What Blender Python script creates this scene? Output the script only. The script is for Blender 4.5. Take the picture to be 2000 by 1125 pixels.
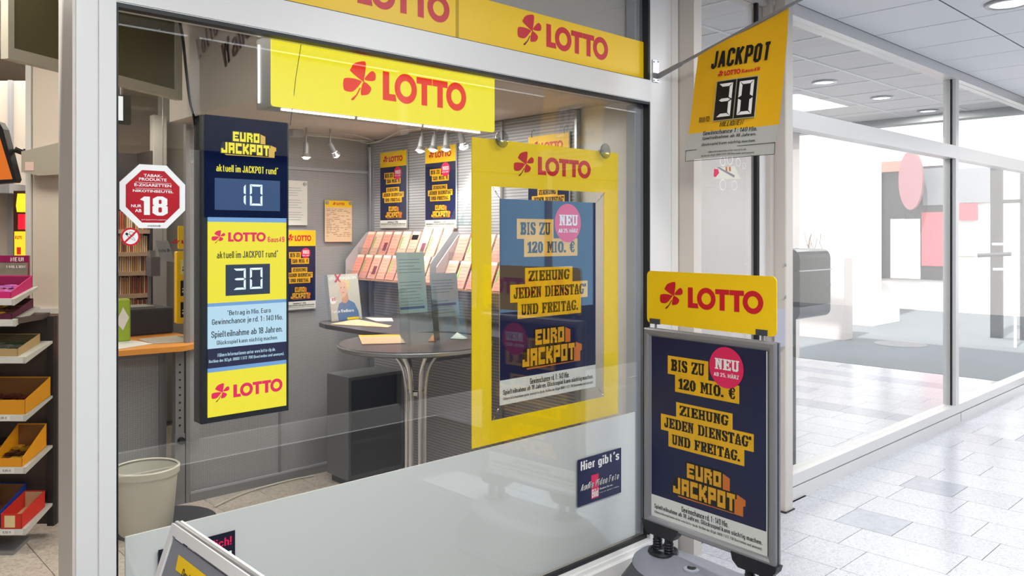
import bpy, math, random
from mathutils import Vector, Matrix
random.seed(7)
D=bpy.data; SC=bpy.context.scene
for o in list(D.objects): D.objects.remove(o)
COL=SC.collection
V3=Vector

# ------------------------------------------------------------------ camera
TH=math.radians(46.6); FPX=1560.; EYE=1.6; HY=459.
FW=(math.cos(TH),math.sin(TH)); RT=(math.sin(TH),-math.cos(TH))
cd=D.cameras.new('camera'); cam=D.objects.new('camera',cd); COL.objects.link(cam)
cd.sensor_width=36; cd.lens=36*FPX/2000; cd.shift_y=-(562.5-HY)/2000; cd.clip_start=.05
cam.location=(0,0,EYE); cam.rotation_euler=(math.pi/2,0,TH-math.pi/2)
SC.camera=cam
SC.view_settings.view_transform='Standard'; SC.view_settings.look='None'
SC.view_settings.gamma=1; SC.view_settings.use_curve_mapping=False
SC.view_settings.exposure=0.0

# ------------------------------------------------------------------ world, sun, large lights
w=D.worlds.new('world'); SC.world=w; w.use_nodes=True
bg=w.node_tree.nodes['Background']; bg.inputs[0].default_value=(.93,.96,1,1); bg.inputs[1].default_value=2.3
sd=D.lights.new('sun','SUN'); so=D.objects.new('sun',sd); COL.objects.link(so)
sd.energy=5.0; sd.angle=.03; sd.color=(1,.97,.93)
so.rotation_euler=(math.radians(38),0,math.radians(-82))
def area(name,loc,sx,sy,power,color=(1,1,1),rot=(0,0,0)):
    l=D.lights.new(name,'AREA'); l.shape='RECTANGLE'; l.size=sx; l.size_y=sy; l.energy=power; l.color=color
    o=D.objects.new(name,l); COL.objects.link(o); o.location=loc; o.rotation_euler=rot
    return o
for i,(x,y,e) in enumerate([(-1.6,.4,44),(.7,.1,92),(3.0,.1,76),(5.48,.5,40),(7.9,.6,26)]):
    area('passage_light',(x,y,2.97),1.1,.9,e,(.98,.99,1))
area('nook_fill',(2.5,3.55,2.235),.7,1.2,21,(1,.96,.9))  # unseen area light added to brighten the lottery corner
area('shop_fill',(.4,4.2,2.93),.9,1.0,34,(1,.93,.82))  # fill light without a fitting, added for the shop's left part
area('shop_fill',(1.2,6.2,2.93),1.6,1.4,34,(1,.92,.8))  # second added fill, for the back of the shop

# ------------------------------------------------------------------ helpers
def ray(px,py):
    u=(px-1000)/FPX; v=(HY-py)/FPX
    return V3((FW[0]+RT[0]*u,FW[1]+RT[1]*u,v))
EYEV=V3((0,0,EYE))
def at(px,py,X=None,Y=None,Z=None,dist=None):
    d=ray(px,py)
    t=X/d.x if X is not None else Y/d.y if Y is not None else (Z-EYE)/d.z if Z is not None else dist
    return EYEV+d*t
class Fr:                                    # a flat board: origin, right, up, outward normal
    def __init__(s,O,U,V=(0,0,1)):
        s.O=V3(O); s.U=V3(U).normalized(); s.V=V3(V).normalized(); s.N=s.U.cross(s.V).normalized()
    def p(s,u,v,n=0): return s.O+s.U*u+s.V*v+s.N*n
    def loc(s,px,py):
        d=ray(px,py); t=(s.O-EYEV).dot(s.N)/d.dot(s.N); q=EYEV+d*t-s.O
        return q.dot(s.U),q.dot(s.V)
def lin(c): 
    c=c/255.
    return c/12.92 if c<=.04045 else ((c+.055)/1.055)**2.4
def rgb(c): return (lin(c[0]),lin(c[1]),lin(c[2]),1)
MT={}
def mat(name,c,rough=.5,metal=0,emit=0,spec=None,noise=0,nscale=30,bump=0,coat=0):
    if name in MT: return MT[name]
    m=D.materials.new(name); m.use_nodes=True; nt=m.node_tree; b=nt.nodes['Principled BSDF']
    b.inputs['Base Color'].default_value=rgb(c); b.inputs['Roughness'].default_value=rough; b.inputs['Metallic'].default_value=metal
    if spec is not None: b.inputs['Specular IOR Level'].default_value=spec
    if coat: b.inputs['Coat Weight'].default_value=coat
    if emit:
        b.inputs['Base Color'].default_value=(0.02,.02,.02,1)
        b.inputs['Emission Color'].default_value=rgb(c); b.inputs['Emission Strength'].default_value=emit
    if noise or bump:
        tc=nt.nodes.new('ShaderNodeTexCoord'); n=nt.nodes.new('ShaderNodeTexNoise'); n.inputs['Scale'].default_value=nscale; n.inputs['Detail'].default_value=5
        nt.links.new(tc.outputs['Object'],n.inputs['Vector'])
        if noise:
            mx=nt.nodes.new('ShaderNodeMix'); mx.data_type='RGBA'; mx.blend_type='MIX'
            a=rgb(c); k=1-noise
            mx.inputs['A'].default_value=(a[0]*k,a[1]*k,a[2]*k,1); mx.inputs['B'].default_value=(min(1,a[0]*(1+noise*.5)),min(1,a[1]*(1+noise*.5)),min(1,a[2]*(1+noise*.5)),1)
            nt.links.new(n.outputs['Fac'],mx.inputs['Factor']); nt.links.new(mx.outputs['Result'],b.inputs['Base Color'])
        if bump:
            bp=nt.nodes.new('ShaderNodeBump'); bp.inputs['Strength'].default_value=bump; bp.inputs['Distance'].default_value=.002
            nt.links.new(n.outputs['Fac'],bp.inputs['Height']); nt.links.new(bp.outputs['Normal'],b.inputs['Normal'])
    MT[name]=m; return m
def glass_mat(name,tint=(1,1,1),boost=1.0,rough=0.0,ior=1.5):
    if name in MT: return MT[name]
    m=D.materials.new(name); m.use_nodes=True; nt=m.node_tree; nt.nodes.clear()
    o=nt.nodes.new('ShaderNodeOutputMaterial'); mx=nt.nodes.new('ShaderNodeMixShader')
    t=nt.nodes.new('ShaderNodeBsdfTransparent'); g=nt.nodes.new('ShaderNodeBsdfGlossy'); f=nt.nodes.new('ShaderNodeFresnel'); f.inputs[0].default_value=ior
    ge=nt.nodes.new('ShaderNodeNewGeometry'); ir=nt.nodes.new('ShaderNodeMapRange'); ir.inputs['To Min'].default_value=ior; ir.inputs['To Max'].default_value=1/ior
    nt.links.new(ge.outputs['Backfacing'],ir.inputs['Value']); nt.links.new(ir.outputs[0],f.inputs[0])
    t.inputs[0].default_value=(*tint,1); g.inputs['Roughness'].default_value=rough
    k=nt.nodes.new('ShaderNodeMath'); k.operation='MULTIPLY'; k.inputs[1].default_value=boost; k.use_clamp=True
    nt.links.new(f.outputs[0],k.inputs[0]); nt.links.new(k.outputs[0],mx.inputs[0]); nt.links.new(t.outputs[0],mx.inputs[1]); nt.links.new(g.outputs[0],mx.inputs[2]); nt.links.new(mx.outputs[0],o.inputs[0])
    MT[name]=m; return m
def terrazzo(name,base,dark,spk,rough=.3,scale=38):
    m=D.materials.new(name); m.use_nodes=True; nt=m.node_tree; b=nt.nodes['Principled BSDF']; N=nt.nodes.new; L=nt.links.new
    tc=N('ShaderNodeTexCoord'); oi=N('ShaderNodeObjectInfo')
    ad=N('ShaderNodeVectorMath'); ad.operation='ADD'; sc=N('ShaderNodeVectorMath'); sc.operation='SCALE'; sc.inputs['Scale'].default_value=9
    cv=N('ShaderNodeCombineXYZ'); L(oi.outputs['Random'],cv.inputs[0]); L(oi.outputs['Random'],cv.inputs[1]); L(cv.outputs[0],sc.inputs[0])
    L(tc.outputs['Object'],ad.inputs[0]); L(sc.outputs[0],ad.inputs[1])
    n=N('ShaderNodeTexNoise'); n.inputs['Scale'].default_value=scale; n.inputs['Detail'].default_value=4; n.inputs['Distortion'].default_value=1.4; L(ad.outputs[0],n.inputs['Vector'])
    r=N('ShaderNodeValToRGB'); r.color_ramp.elements[0].position=.33; r.color_ramp.elements[0].color=rgb(dark); r.color_ramp.elements[1].position=.52; r.color_ramp.elements[1].color=rgb(base)
    e=r.color_ramp.elements.new(.72); e.color=rgb(spk); L(n.outputs['Fac'],r.inputs[0])
    hv=N('ShaderNodeHueSaturation'); mr=N('ShaderNodeMapRange'); mr.inputs['To Min'].default_value=.93; mr.inputs['To Max'].default_value=1.05
    L(oi.outputs['Random'],mr.inputs['Value']); L(mr.outputs[0],hv.inputs['Value']); L(r.outputs[0],hv.inputs['Color']); L(hv.outputs[0],b.inputs['Base Color'])
    b.inputs['Roughness'].default_value=rough
    MT[name]=m; return m
def perf(name,base,hole,pitch=.0075,fill=.5,slat=False,rough=.5):
    m=D.materials.new(name); m.use_nodes=True; nt=m.node_tree; b=nt.nodes['Principled BSDF']; N=nt.nodes.new; L=nt.links.new
    tc=N('ShaderNodeTexCoord'); sp=N('ShaderNodeSeparateXYZ'); L(tc.outputs['Object'],sp.inputs[0])
    su=N('ShaderNodeMath'); su.operation='ADD'; L(sp.outputs[0],su.inputs[0]); L(sp.outputs[1],su.inputs[1])
    def per(src,p,f):
        a=N('ShaderNodeMath'); a.operation='MULTIPLY'; a.inputs[1].default_value=1/p; L(src,a.inputs[0])
        c=N('ShaderNodeMath'); c.operation='FRACT'; L(a.outputs[0],c.inputs[0])
        d=N('ShaderNodeMath'); d.operation='LESS_THAN'; d.inputs[1].default_value=f; L(c.outputs[0],d.inputs[0]); return d.outputs[0]
    z=per(sp.outputs[2],pitch*(2 if slat else 1),fill); x=per(su.outputs[0],pitch,fill if not slat else .8)
    mu=N('ShaderNodeMath'); mu.operation='MULTIPLY'; L(z,mu.inputs[0]); L(x,mu.inputs[1])
    mx=N('ShaderNodeMix'); mx.data_type='RGBA'; mx.inputs['A'].default_value=rgb(base); mx.inputs['B'].default_value=rgb(hole); L(mu.outputs[0],mx.inputs['Factor']); L(mx.outputs['Result'],b.inputs['Base Color'])
    b.inputs['Roughness'].default_value=rough; b.inputs['Metallic'].default_value=.2
    MT[name]=m; return m

# ------------------------------------------------------------------ condensed gothic lettering drawn from strokes
def _font():
    c=.085; G={}
    def loop(x0,x1,y0,y1): return ('c',[(x0+c,y0),(x1-c,y0),(x1,y0+c),(x1,y1-c),(x1-c,y1),(x0+c,y1),(x0,y1-c),(x0,y0+c)])
    w=.28; b=.06; t=.94; xh=.68
    S=lambda *p:('o',list(p))
    G['O']=[loop(0,w,b,t)]; G['0']=G['O']; G['D']=[('c',[(0,b),(w-c,b),(w,b+c),(w,t-c),(w-c,t),(0,t)])]
    G['A']=[S((0,0),(.15,t)),S((.32,0),(.17,t)),S((.06,.28),(.26,.28))]; G['V']=[S((0,1),(.16,.02)),S((.32,1),(.16,.02))]
    G['Ä']=G['A']+[S((.05,1.08),(.05,1.2)),S((.25,1.08),(.25,1.2))]
    G['B']=[('c',[(0,b),(w-c,b),(w,b+c),(w,.5-c*.6),(w-c,.52),(w,.52+c*.8),(w,t-c),(w-c,t),(0,t)]),S((0,.52),(w-c,.52))]
    G['C']=[S((w,.68),(w,t-c),(w-c,t),(c,t),(0,t-c),(0,b+c),(c,b),(w-c,b),(w,b+c),(w,.32))]
    G['G']=[S((w,.68),(w,t-c),(w-c,t),(c,t),(0,t-c),(0,b+c),(c,b),(w-c,b),(w,b+c),(w,.47),(.15,.47))]
    G['E']=[S((.26,t),(0,t),(0,b),(.26,b)),S((0,.52),(.22,.52))]; G['F']=[S((.26,t),(0,t),(0,0)),S((0,.52),(.22,.52))]
    G['H']=[S((0,0),(0,1)),S((w,0),(w,1)),S((0,.5),(w,.5))]; G['I']=[S((0,0),(0,1))]; G['l']=G['I']
    G['J']=[S((.22,1),(.22,b+c),(.22-c,b),(c,b),(0,b+c),(0,.3))]
    G['K']=[S((0,0),(0,1)),S((.3,1),(.03,.45)),S((.1,.58),(.31,0))]; G['L']=[S((0,1),(0,b),(.25,b))]
    G['M']=[S((0,0),(0,.97),(.19,.15),(.38,.97),(.38,0))]; G['N']=[S((0,0),(0,.95),(w+.02,.05),(w+.02,1))]
    G['P']=[S((0,0),(0,t),(w-c,t),(w,t-c),(w,.45+c),(w-c,.45),(0,.45))]; G['R']=G['P']+[S((.15,.45),(w+.02,0))]
    G['S']=[S((w,.7),(w,t-c),(w-c,t),(c,t),(0,t-c),(0,.62),(w,.38),(w,b+c),(w-c,b),(c,b),(0,b+c),(0,.3))]
    G['T']=[S((0,t),(.3,t)),S((.15,t),(.15,0))]; G['U']=[S((0,1),(0,b+c),(c,b),(w-c,b),(w,b+c),(w,1))]
    G['W']=[S((0,1),(.11,.03),(.22,.9),(.33,.03),(.44,1))]; G['Z']=[S((0,t),(.26,t),(0,b),(.27,b))]
    xl=xh-.06
    def lo(x1=.25): return loop(0,x1,b,xl)
    m=.25
    G['o']=[lo()]; G['a']=[S((.02,xl-c),(c,xl),(m-c,xl),(m,xl-c),(m,0)),S((m,.4),(c,.38),(0,.38-c),(0,b+c*.6),(c,b),(m-c,b),(m,b+c))]
    G['b']=[lo(),S((0,0),(0,1))]; G['d']=[lo(),S((m,0),(m,1))]; G['p']=[lo(),S((0,xh),(0,-.22))]; G['q']=[lo(),S((m,xh),(m,-.22))]
    G['g']=[lo(),S((m,xh),(m,-.16+c*.5),(m-c,-.18),(c*.6,-.18),(0,-.14))]
    G['c']=[S((m,.45),(m,xl-c),(m-c,xl),(c,xl),(0,xl-c),(0,b+c),(c,b),(m-c,b),(m,b+c),(m,.24))]
    G['e']=[S((0,.36),(m,.36),(m,xl-c),(m-c,xl),(c,xl),(0,xl-c),(0,b+c),(c,b),(m-c,b),(m,b+c),(m,.2))]
    G['f']=[S((.17,t),(.06+c*.6,t),(.06,t-c),(.06,0)),S((-.03,xl),(.17,xl))]; G['t']=[S((.06,.9),(.06,b+c*.6),(.06+c*.7,b),(.18,b)),S((-.03,xl),(.17,xl))]
    G['h']=[S((0,0),(0,1)),S((0,xl-c),(c,xl),(m-c,xl),(m,xl-c),(m,0))]; G['n']=[S((0,0),(0,xh)),S((0,xl-c),(c,xl),(m-c,xl),(m,xl-c),(m,0))]
    G['m']=[S((0,0),(0,xh)),S((0,xl-c),(c,xl),(.22-c*.6,xl),(.22,xl-c),(.22,0)),S((.22,xl-c),(.22+c,xl),(.44-c,xl),(.44,xl-c),(.44,0))]
    G['i']=[S((0,0),(0,xh)),S((0,.84),(0,1))]; G['j']=[S((0,xh),(0,-.12),(-.06,-.18),(-.09,-.18)),S((0,.84),(0,1))]
    G['k']=[S((0,0),(0,1)),S((.24,xh),(.03,.3)),S((.09,.38),(.26,0))]; G['r']=[S((0,0),(0,xh)),S((0,xl-c),(c,xl),(.16,xl))]
    G['s']=[S((m-.02,.5),(m-.02,xl-c*.6),(m-c,xl),(c,xl),(0,xl-c*.7),(0,.44),(m-.02,.27),(m-.02,b+c*.7),(m-c,b),(c,b),(0,b+c*.7),(0,.2))]
    G['u']=[S((m,0),(m,xh)),S((m,b+c),(m-c,b),(c,b),(0,b+c),(0,xh))]; G['v']=[S((0,xh),(.13,.02)),S((.26,xh),(.13,.02))]
    G['w']=[S((0,xh),(.09,.03),(.18,.62),(.27,.03),(.36,xh))]; G['x']=[S((0,0),(.25,xh)),S((.25,0),(0,xh))]; G['y']=[S((0,xh),(.13,.05)),S((.26,xh),(.08,-.2))]; G['z']=[S((0,xl),(.22,xl),(0,b),(.23,b))]
    dots=[S((.04,.8),(.04,.93)),S((.21,.8),(.21,.93))]
    for u_,v_ in (('ä','a'),('ö','o'),('ü','u')): G[u_]=G[v_]+dots
    G['1']=[S((.0,.78),(.12,.95)),S((.13,0),(.13,1))]; G['2']=[S((0,.72),(0,t-c),(c,t),(w-c,t),(w,t-c),(w,.62),(0,b),(w+.03,b))]
    G['3']=[S((0,.75),(0,t-c),(c,t),(w-c,t),(w,t-c),(w,.6),(w-c,.52),(w,.44),(w,b+c),(w-c,b),(c,b),(0,b+c),(0,.26)),S((.1,.52),(w-c,.52))]
    G['4']=[S((.2,0),(.2,.97),(0,.28),(.3,.28))]; G['5']=[S((.26,t),(0,t),(0,.55),(w-c,.57),(w,.57-c),(w,b+c),(w-c,b),(c,b),(0,b+c),(0,.25))]
    G['6']=[loop(0,w,b,.56),S((0,.4),(0,t-c),(c,t),(w-c,t),(w,t-c),(w,.75))]; G['9']=[loop(0,w,.42,t),S((w,.6),(w,b+c),(w-c,b),(c,b),(0,b+c),(0,.24))]
    G['7']=[S((0,t),(w,t),(.09,0))]; G['8']=[loop(0,w,b,.52),loop(.01,w-.01,.52,t)]
    G['.']=[S((0,0),(0,.13))]; G[',']=[S((.02,.13),(-.02,-.12))]; G[':']=[S((0,.05),(0,.19)),S((0,.47),(0,.61))]; G['*']=[S((.05,.8),(.05,1.02)),S((-.02,.86),(.12,.96)),S((-.02,.96),(.12,.86))]
    G['(']=[S((.09,1.05),(0,.8),(0,.1),(.09,-.15))]; G[')']=[S((0,1.05),(.09,.8),(.09,.1),(0,-.15))]; G['-']=[S((0,.35),(.14,.35))]; G['´']=[S((0,.75),(.06,1.02))]
    G['!']=[S((0,.25),(0,1)),S((0,0),(0,.13))]; G['+']=[S((0,.45),(.24,.45)),S((.12,.3),(.12,.6))]; G['€']=[S((w,.75),(w-c,t),(.05+c,t),(.05,t-c),(.05,b+c),(.05+c,b),(w-c,b),(w,.25)),S((-.04,.6),(.2,.6)),S((-.04,.43),(.2,.43))]; G['§']=G['S']
    return G
GF=_font()
def stroke(pts,t,closed):
    n=len(pts); vs=[]; fs=[]; P=[Vector(p) for p in pts]
    for i in range(n):
        a=P[i-1] if (closed or i>0) else None; b=P[(i+1)%n] if (closed or i<n-1) else None
        d1=(P[i]-a).normalized() if a is not None else None; d2=(b-P[i]).normalized() if b is not None else None
        d1=d1 or d2; d2=d2 or d1; n1=Vector((-d1.y,d1.x)); n2=Vector((-d2.y,d2.x)); m=n1+n2
        if m.length<.3: m=n1
        m.normalize(); k=t/2/max(.5,m.dot(n1)); vs+=[tuple(P[i]+m*k),tuple(P[i]-m*k)]
    for i in range(n if closed else n-1):
        j=(i+1)%n; fs.append((2*i,2*i+1,2*j+1,2*j))
    return vs,fs
def ctext2d(s,t,shear):
    V=[];Fc=[];x=0;lv=0
    for ch in s:
        if ch==' ': x+=.2; continue
        g=GF.get(ch,GF['o']); xs=[p[0] for _,P in g for p in P]; x-=min(xs)
        for kind,P in g:
            vs,fs=stroke(P,t,kind=='c'); n=len(V)
            lv=(lv+1)%6; V+=[(a+x+shear*b,b,lv) for a,b in vs]; Fc+=[tuple(i+n for i in f) for f in fs]
        x+=max(xs)+t+.075
    return V,Fc
TXT={}
def text2d(s,bold=0.0,shear=0.0,res=2):
    k=(s,bold,shear,res)
    if k in TXT: return TXT[k]
    if res!=3:
        vs,fs=ctext2d(s,.105+bold*1.3,shear); x0=min(v[0] for v in vs); x1=max(v[0] for v in vs); y0=min(v[1] for v in vs); y1=max(v[1] for v in vs)
        r=([((p-x0)/(x1-x0),(q-y0)/(y1-y0),l*.00006) for p,q,l in vs],fs,1); TXT[k]=r; return r
    c=D.curves.new('t','FONT'); c.body=s; c.offset=bold; c.shear=shear; c.resolution_u=res; c.fill_mode='FRONT' if hasattr(c,'fill_mode') else c.fill_mode
    o=D.objects.new('t',c); COL.objects.link(o)
    dg=bpy.context.evaluated_depsgraph_get(); me=D.meshes.new_from_object(o.evaluated_get(dg))
    vs=[(v.co.x,v.co.y) for v in me.vertices]; fs=[tuple(p.vertices) for p in me.polygons]
    D.objects.remove(o); D.curves.remove(c); D.meshes.remove(me)
    x0=min(v[0] for v in vs); x1=max(v[0] for v in vs); y0=min(v[1] for v in vs); y1=max(v[1] for v in vs)
    r=([((a-x0)/(x1-x0),(b-y0)/(y1-y0),0) for a,b in vs],fs,(x1-x0)/(y1-y0)); TXT[k]=r; return r

class MB:
    def __init__(s): s.v=[]; s.f=[]; s.m=[]; s.cm=0
    def add(s,vs,fs):
        n=len(s.v); s.v+= [V3(a) for a in vs]; s.f+=[tuple(i+n for i in f) for f in fs]; s.m+=[s.cm]*len(fs); return s
    def mi(s,i): s.cm=i; return s
    def box(s,a,b):
        x0,y0,z0=[min(a[i],b[i]) for i in range(3)]; x1,y1,z1=[max(a[i],b[i]) for i in range(3)]
        return s.add([(x0,y0,z0),(x1,y0,z0),(x1,y1,z0),(x0,y1,z0),(x0,y0,z1),(x1,y0,z1),(x1,y1,z1),(x0,y1,z1)],
          [(0,3,2,1),(4,5,6,7),(0,1,5,4),(1,2,6,5),(2,3,7,6),(3,0,4,7)])
    def bbox(s,a,b,r=.004):      # box with chamfered vertical and top edges
        x0,y0,z0=[min(a[i],b[i]) for i in range(3)]; x1,y1,z1=[max(a[i],b[i]) for i in range(3)]
        r=min(r,(x1-x0)/3,(y1-y0)/3,(z1-z0)/3)
        def ring(z,k): 
            return [(x0+r+k,y0+k,z),(x1-r-k,y0+k,z),(x1-k,y0+r+k,z),(x1-k,y1-r-k,z),(x1-r-k,y1-k,z),(x0+r+k,y1-k,z),(x0+k,y1-r-k,z),(x0+k,y0+r+k,z)]
        R=[ring(z0,r*.5),ring(z0+r,0),ring(z1-r,0),ring(z1,r*.5)]
        return s.loft(R)
    def loft(s,R,cap=True,closed=True):
        n=len(R[0]); vs=[p for r in R for p in r]; fs=[]
        for i in range(len(R)-1):
            for j in range(n if closed else n-1):
                k=(j+1)%n; fs.append((i*n+j,i*n+k,(i+1)*n+k,(i+1)*n+j))
        if cap: fs.append(tuple(reversed(range(n)))); fs.append(tuple((len(R)-1)*n+j for j in range(n)))
        return s.add(vs,fs)
    def fbox(s,fr,u0,v0,u1,v1,n0,n1):
        P=[fr.p(u,v,n) for n in (n0,n1) for (u,v) in ((u0,v0),(u1,v0),(u1,v1),(u0,v1))]
        return s.add(P,[(0,3,2,1),(4,5,6,7),(0,1,5,4),(1,2,6,5),(2,3,7,6),(3,0,4,7)])
    def rect(s,fr,u0,v0,u1,v1,n=0): return s.add([fr.p(u0,v0,n),fr.p(u1,v0,n),fr.p(u1,v1,n),fr.p(u0,v1,n)],[(0,1,2,3)])
    def poly(s,fr,pts,n=0): return s.add([fr.p(u,v,n) for u,v in pts],[tuple(range(len(pts)))])
    def prism(s,fr,pts,n0,n1):
        a=sum(pts[i][0]*pts[(i+1)%len(pts)][1]-pts[(i+1)%len(pts)][0]*pts[i][1] for i in range(len(pts)))
        if a<0: pts=pts[::-1]
        return s.loft([[fr.p(u,v,n0) for u,v in pts],[fr.p(u,v,n1) for u,v in pts]])
    def disc(s,fr,u,v,r,n=0,k=28,ry=None):
        ry=ry or r
        return s.poly(fr,[(u+r*math.cos(2*math.pi*i/k),v+ry*math.sin(2*math.pi*i/k)) for i in range(k)],n)
    def ring(s,fr,u,v,r,ri,n=0,k=32,ry=None,riy=None):
        ry=ry or r; riy=riy or ri; vs=[];fs=[]
        for i in range(k):
            c,d=math.cos(2*math.pi*i/k),math.sin(2*math.pi*i/k); vs+=[fr.p(u+r*c,v+ry*d,n),fr.p(u+ri*c,v+riy*d,n)]
        for i in range(k):
            j=(i+1)%k; fs.append((2*i,2*j,2*j+1,2*i+1))
        return s.add(vs,fs)
    def text(s,fr,t,x0,y0,x1,y1,n=0,bold=0,shear=0,res=2,jshape=None):
        vs,fs,_=text2d(t,bold,shear,res)
        return s.add([fr.p(x0+(x1-x0)*a,y0+(y1-y0)*b,n+l) for a,b,l in vs],fs)
    def ptext(s,fr,t,pa,pb,n=0,bold=0,shear=0,res=2):   # text into the box whose top left / bottom right the photo shows
        a=fr.loc(*pa); b=fr.loc(*pb); return s.text(fr,t,a[0],b[1],b[0],a[1],n,bold,shear,res)
    def glyphs(s,fr,font,t,x0,y0,x1,y1,n=0,gap=1,thick=0,fat=0):
        ws=[len(font[c][0]) for c in t]; hh=len(font[t[0]]); W=sum(ws)+gap*(len(t)-1); x=0
        for c,wd in zip(t,ws):
            g=font[c]
            for r,row in enumerate(g):
                i=0
                while i<wd:
                    if row[i]=='#':
                        j=i
                        while j<wd and row[j]=='#': j+=1
                        a=x0+(x1-x0)*(x+i)/W; b=x0+(x1-x0)*(x+j)/W; c1=y1-(y1-y0)*r/hh; c0=y1-(y1-y0)*(r+1)/hh; cw=(x1-x0)/W*fat; a-=cw; b+=cw; c0-=cw*.5
                        if thick: s.fbox(fr,a,c0,b,c1,n,n+thick)
                        else: s.rect(fr,a,c0,b,c1,n)
                        i=j
                    else: i+=1
            x+=wd+gap
        return s
    def cyl(s,a,b,r,r2=None,k=16,cap=True):
        a=V3(a);b=V3(b); r2=r if r2 is None else r2; d=(b-a).normalized(); q=d.orthogonal().normalized(); w_=d.cross(q)
        return s.loft([[p+(q*math.cos(2*math.pi*i/k)+w_*math.sin(2*math.pi*i/k))*rr for i in range(k)] for p,rr in ((a,r),(b,r2))],cap)
    def tube(s,pts,r,k=8,cap=True):
        pts=[V3(p) for p in pts]; R=[]; q=None
        for i,p in enumerate(pts):
            d=(pts[min(i+1,len(pts)-1)]-pts[max(i-1,0)]).normalized()
            q=d.orthogonal().normalized() if q is None else (q-d*q.dot(d)).normalized(); w_=d.cross(q)
            R.append([p+(q*math.cos(2*math.pi*j/k)+w_*math.sin(2*math.pi*j/k))*r for j in range(k)])
        return s.loft(R,cap)
    def lathe(s,c,prof,k=32,cap=True,sx=1,sy=1):
        return s.loft([[(c[0]+r*sx*math.cos(2*math.pi*i/k),c[1]+r*sy*math.sin(2*math.pi*i/k),c[2]+z) for i in range(k)] for r,z in prof],cap)
    def build(s,name,mats,parent=None,smooth=False,origin=None,**props):
        if not isinstance(mats,(list,tuple)): mats=[mats]
        me=D.meshes.new(name)
        if parent is not None: og=V3(parent.get('_w',(0,0,0)))
        else: og=V3(origin) if origin is not None else V3((0,0,0))
        me.from_pydata([v-og for v in s.v],[],s.f)
        for m in mats: me.materials.append(m)
        me.polygons.foreach_set('material_index',s.m)
        if smooth:
            me.polygons.foreach_set('use_smooth',[True]*len(s.f))
            me.set_sharp_from_angle(angle=math.radians(38))
        me.update(); o=D.objects.new(name,me); COL.objects.link(o)
        if parent is not None: o.parent=parent; o['_w']=tuple(og)
        else: o.location=og; o['_w']=tuple(og)
        for k,v in props.items(): o[k]=v
        return o
def spline(P,n=6,closed=False):
    out=[]; m=len(P); P=[V3(p) for p in P]
    for i in range(m if closed else m-1):
        a,b,c,d=(P[(i-1)%m],P[i],P[(i+1)%m],P[(i+2)%m]) if closed else (P[max(i-1,0)],P[i],P[i+1],P[min(i+2,m-1)])
        for k in range(n):
            t=k/n; out.append(.5*((2*b)+(c-a)*t+(2*a-5*b+4*c-d)*t*t+(3*b-a-3*c+d)*t**3))
    if not closed: out.append(P[-1])
    return out
def spl2(P,n=5): return [(p.x,p.y) for p in spline([(a,b,0) for a,b in P],n,True)]
def thing(name,label,cat,loc,group=None):
    o=D.objects.new(name,None); COL.objects.link(o); o.location=loc; o.empty_display_size=.1; o['_w']=tuple(loc)
    o['label']=label; o['category']=cat
    if group: o['group']=group
    return o
def tag(o,label,cat,group=None,kind=None):
    o['label']=label; o['category']=cat
    if group: o['group']=group
    if kind: o['kind']=kind
    return o
def struct(mb,name,mats,**k): return mb.build(name,mats,kind='structure',**k)
ORD=['first','second','third','fourth','fifth','sixth','seventh','eighth','ninth','tenth','eleventh','twelfth','thirteenth','fourteenth','fifteenth','sixteenth','seventeenth','eighteenth','nineteenth','twentieth']

# ------------------------------------------------------------------ materials
M_white=mat('white_powder_coat',(222,222,220),.35,noise=.02,nscale=3)
M_white2=mat('white_frame',(226,224,222),.3)
M_warm=mat('warm_white_frame',(214,206,198),.4)
M_panelw=mat('white_film',(228,228,225),.28,noise=.015,nscale=2)
M_gask=mat('black_rubber',(22,24,28),.5)
M_glassb=glass_mat('clear_glazing',(.985,.995,.99),.65)
M_glass=glass_mat('window_glass',(.985,.995,.99),1.7)
M_acryl=glass_mat('clear_acrylic',(.93,.97,.97),1.2)
M_yel=mat('lotto_yellow',(250,205,0),.4)
M_yel_film=mat('yellow_film',(250,214,10),.35)
M_red=mat('lotto_red',(205,14,38),.4)
M_stem=mat('clover_stem',(130,40,20),.5)
M_navy=mat('navy_print',(22,28,66),.35)
M_blk=mat('black_print',(14,14,16),.4)
M_label=mat('yellow_label_print',(240,182,14),.4,noise=.3,nscale=9)
M_paper=mat('white_paper',(222,222,216),.6)
M_pink=mat('pink_print',(226,30,90),.4)
M_whp=mat('white_print',(240,240,238),.5)
M_or=mat('orange_print',(206,112,36),.4)
M_alu=mat('brushed_aluminium',(176,177,180),.32,.75)
M_alu2=mat('dull_aluminium',(150,150,154),.42,.5)
M_chrome=mat('chrome',(225,225,228),.08,1)
M_plb=mat('black_plastic',(26,27,32),.42)
M_dkgrey=mat('dark_grey_plastic',(64,66,72),.5)
M_ltgrey=mat('light_grey_plastic',(170,172,180),.4)
M_perf=perf('perforated_grey_steel',(176,176,178),(112,112,116),.009,.55)
M_perfs=perf('slotted_grey_steel',(186,186,190),(140,140,146),.009,.5,slat=True)
M_greym=mat('grey_metal',(140,140,142),.4,.3)
M_desk=mat('dark_grey_laminate',(86,86,94),.3)
M_tile=terrazzo('terrazzo_tile',(205,207,213),(180,182,190),(216,218,223),.2,70)
M_tileS=terrazzo('slate_blue_tile',(176,180,191),(168,172,184),(184,188,198),.2,20)
M_tileI=terrazzo('beige_stone_tile',(206,196,184),(176,164,152),(216,206,196),.3,40)
M_joint=mat('joint_grout',(92,92,96),.8)
M_ceil=mat('ceiling_panel_white',(238,239,242),.5,noise=.02,nscale=2)
M_ceilb=mat('ceiling_grid_white',(240,240,240),.5)
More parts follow.
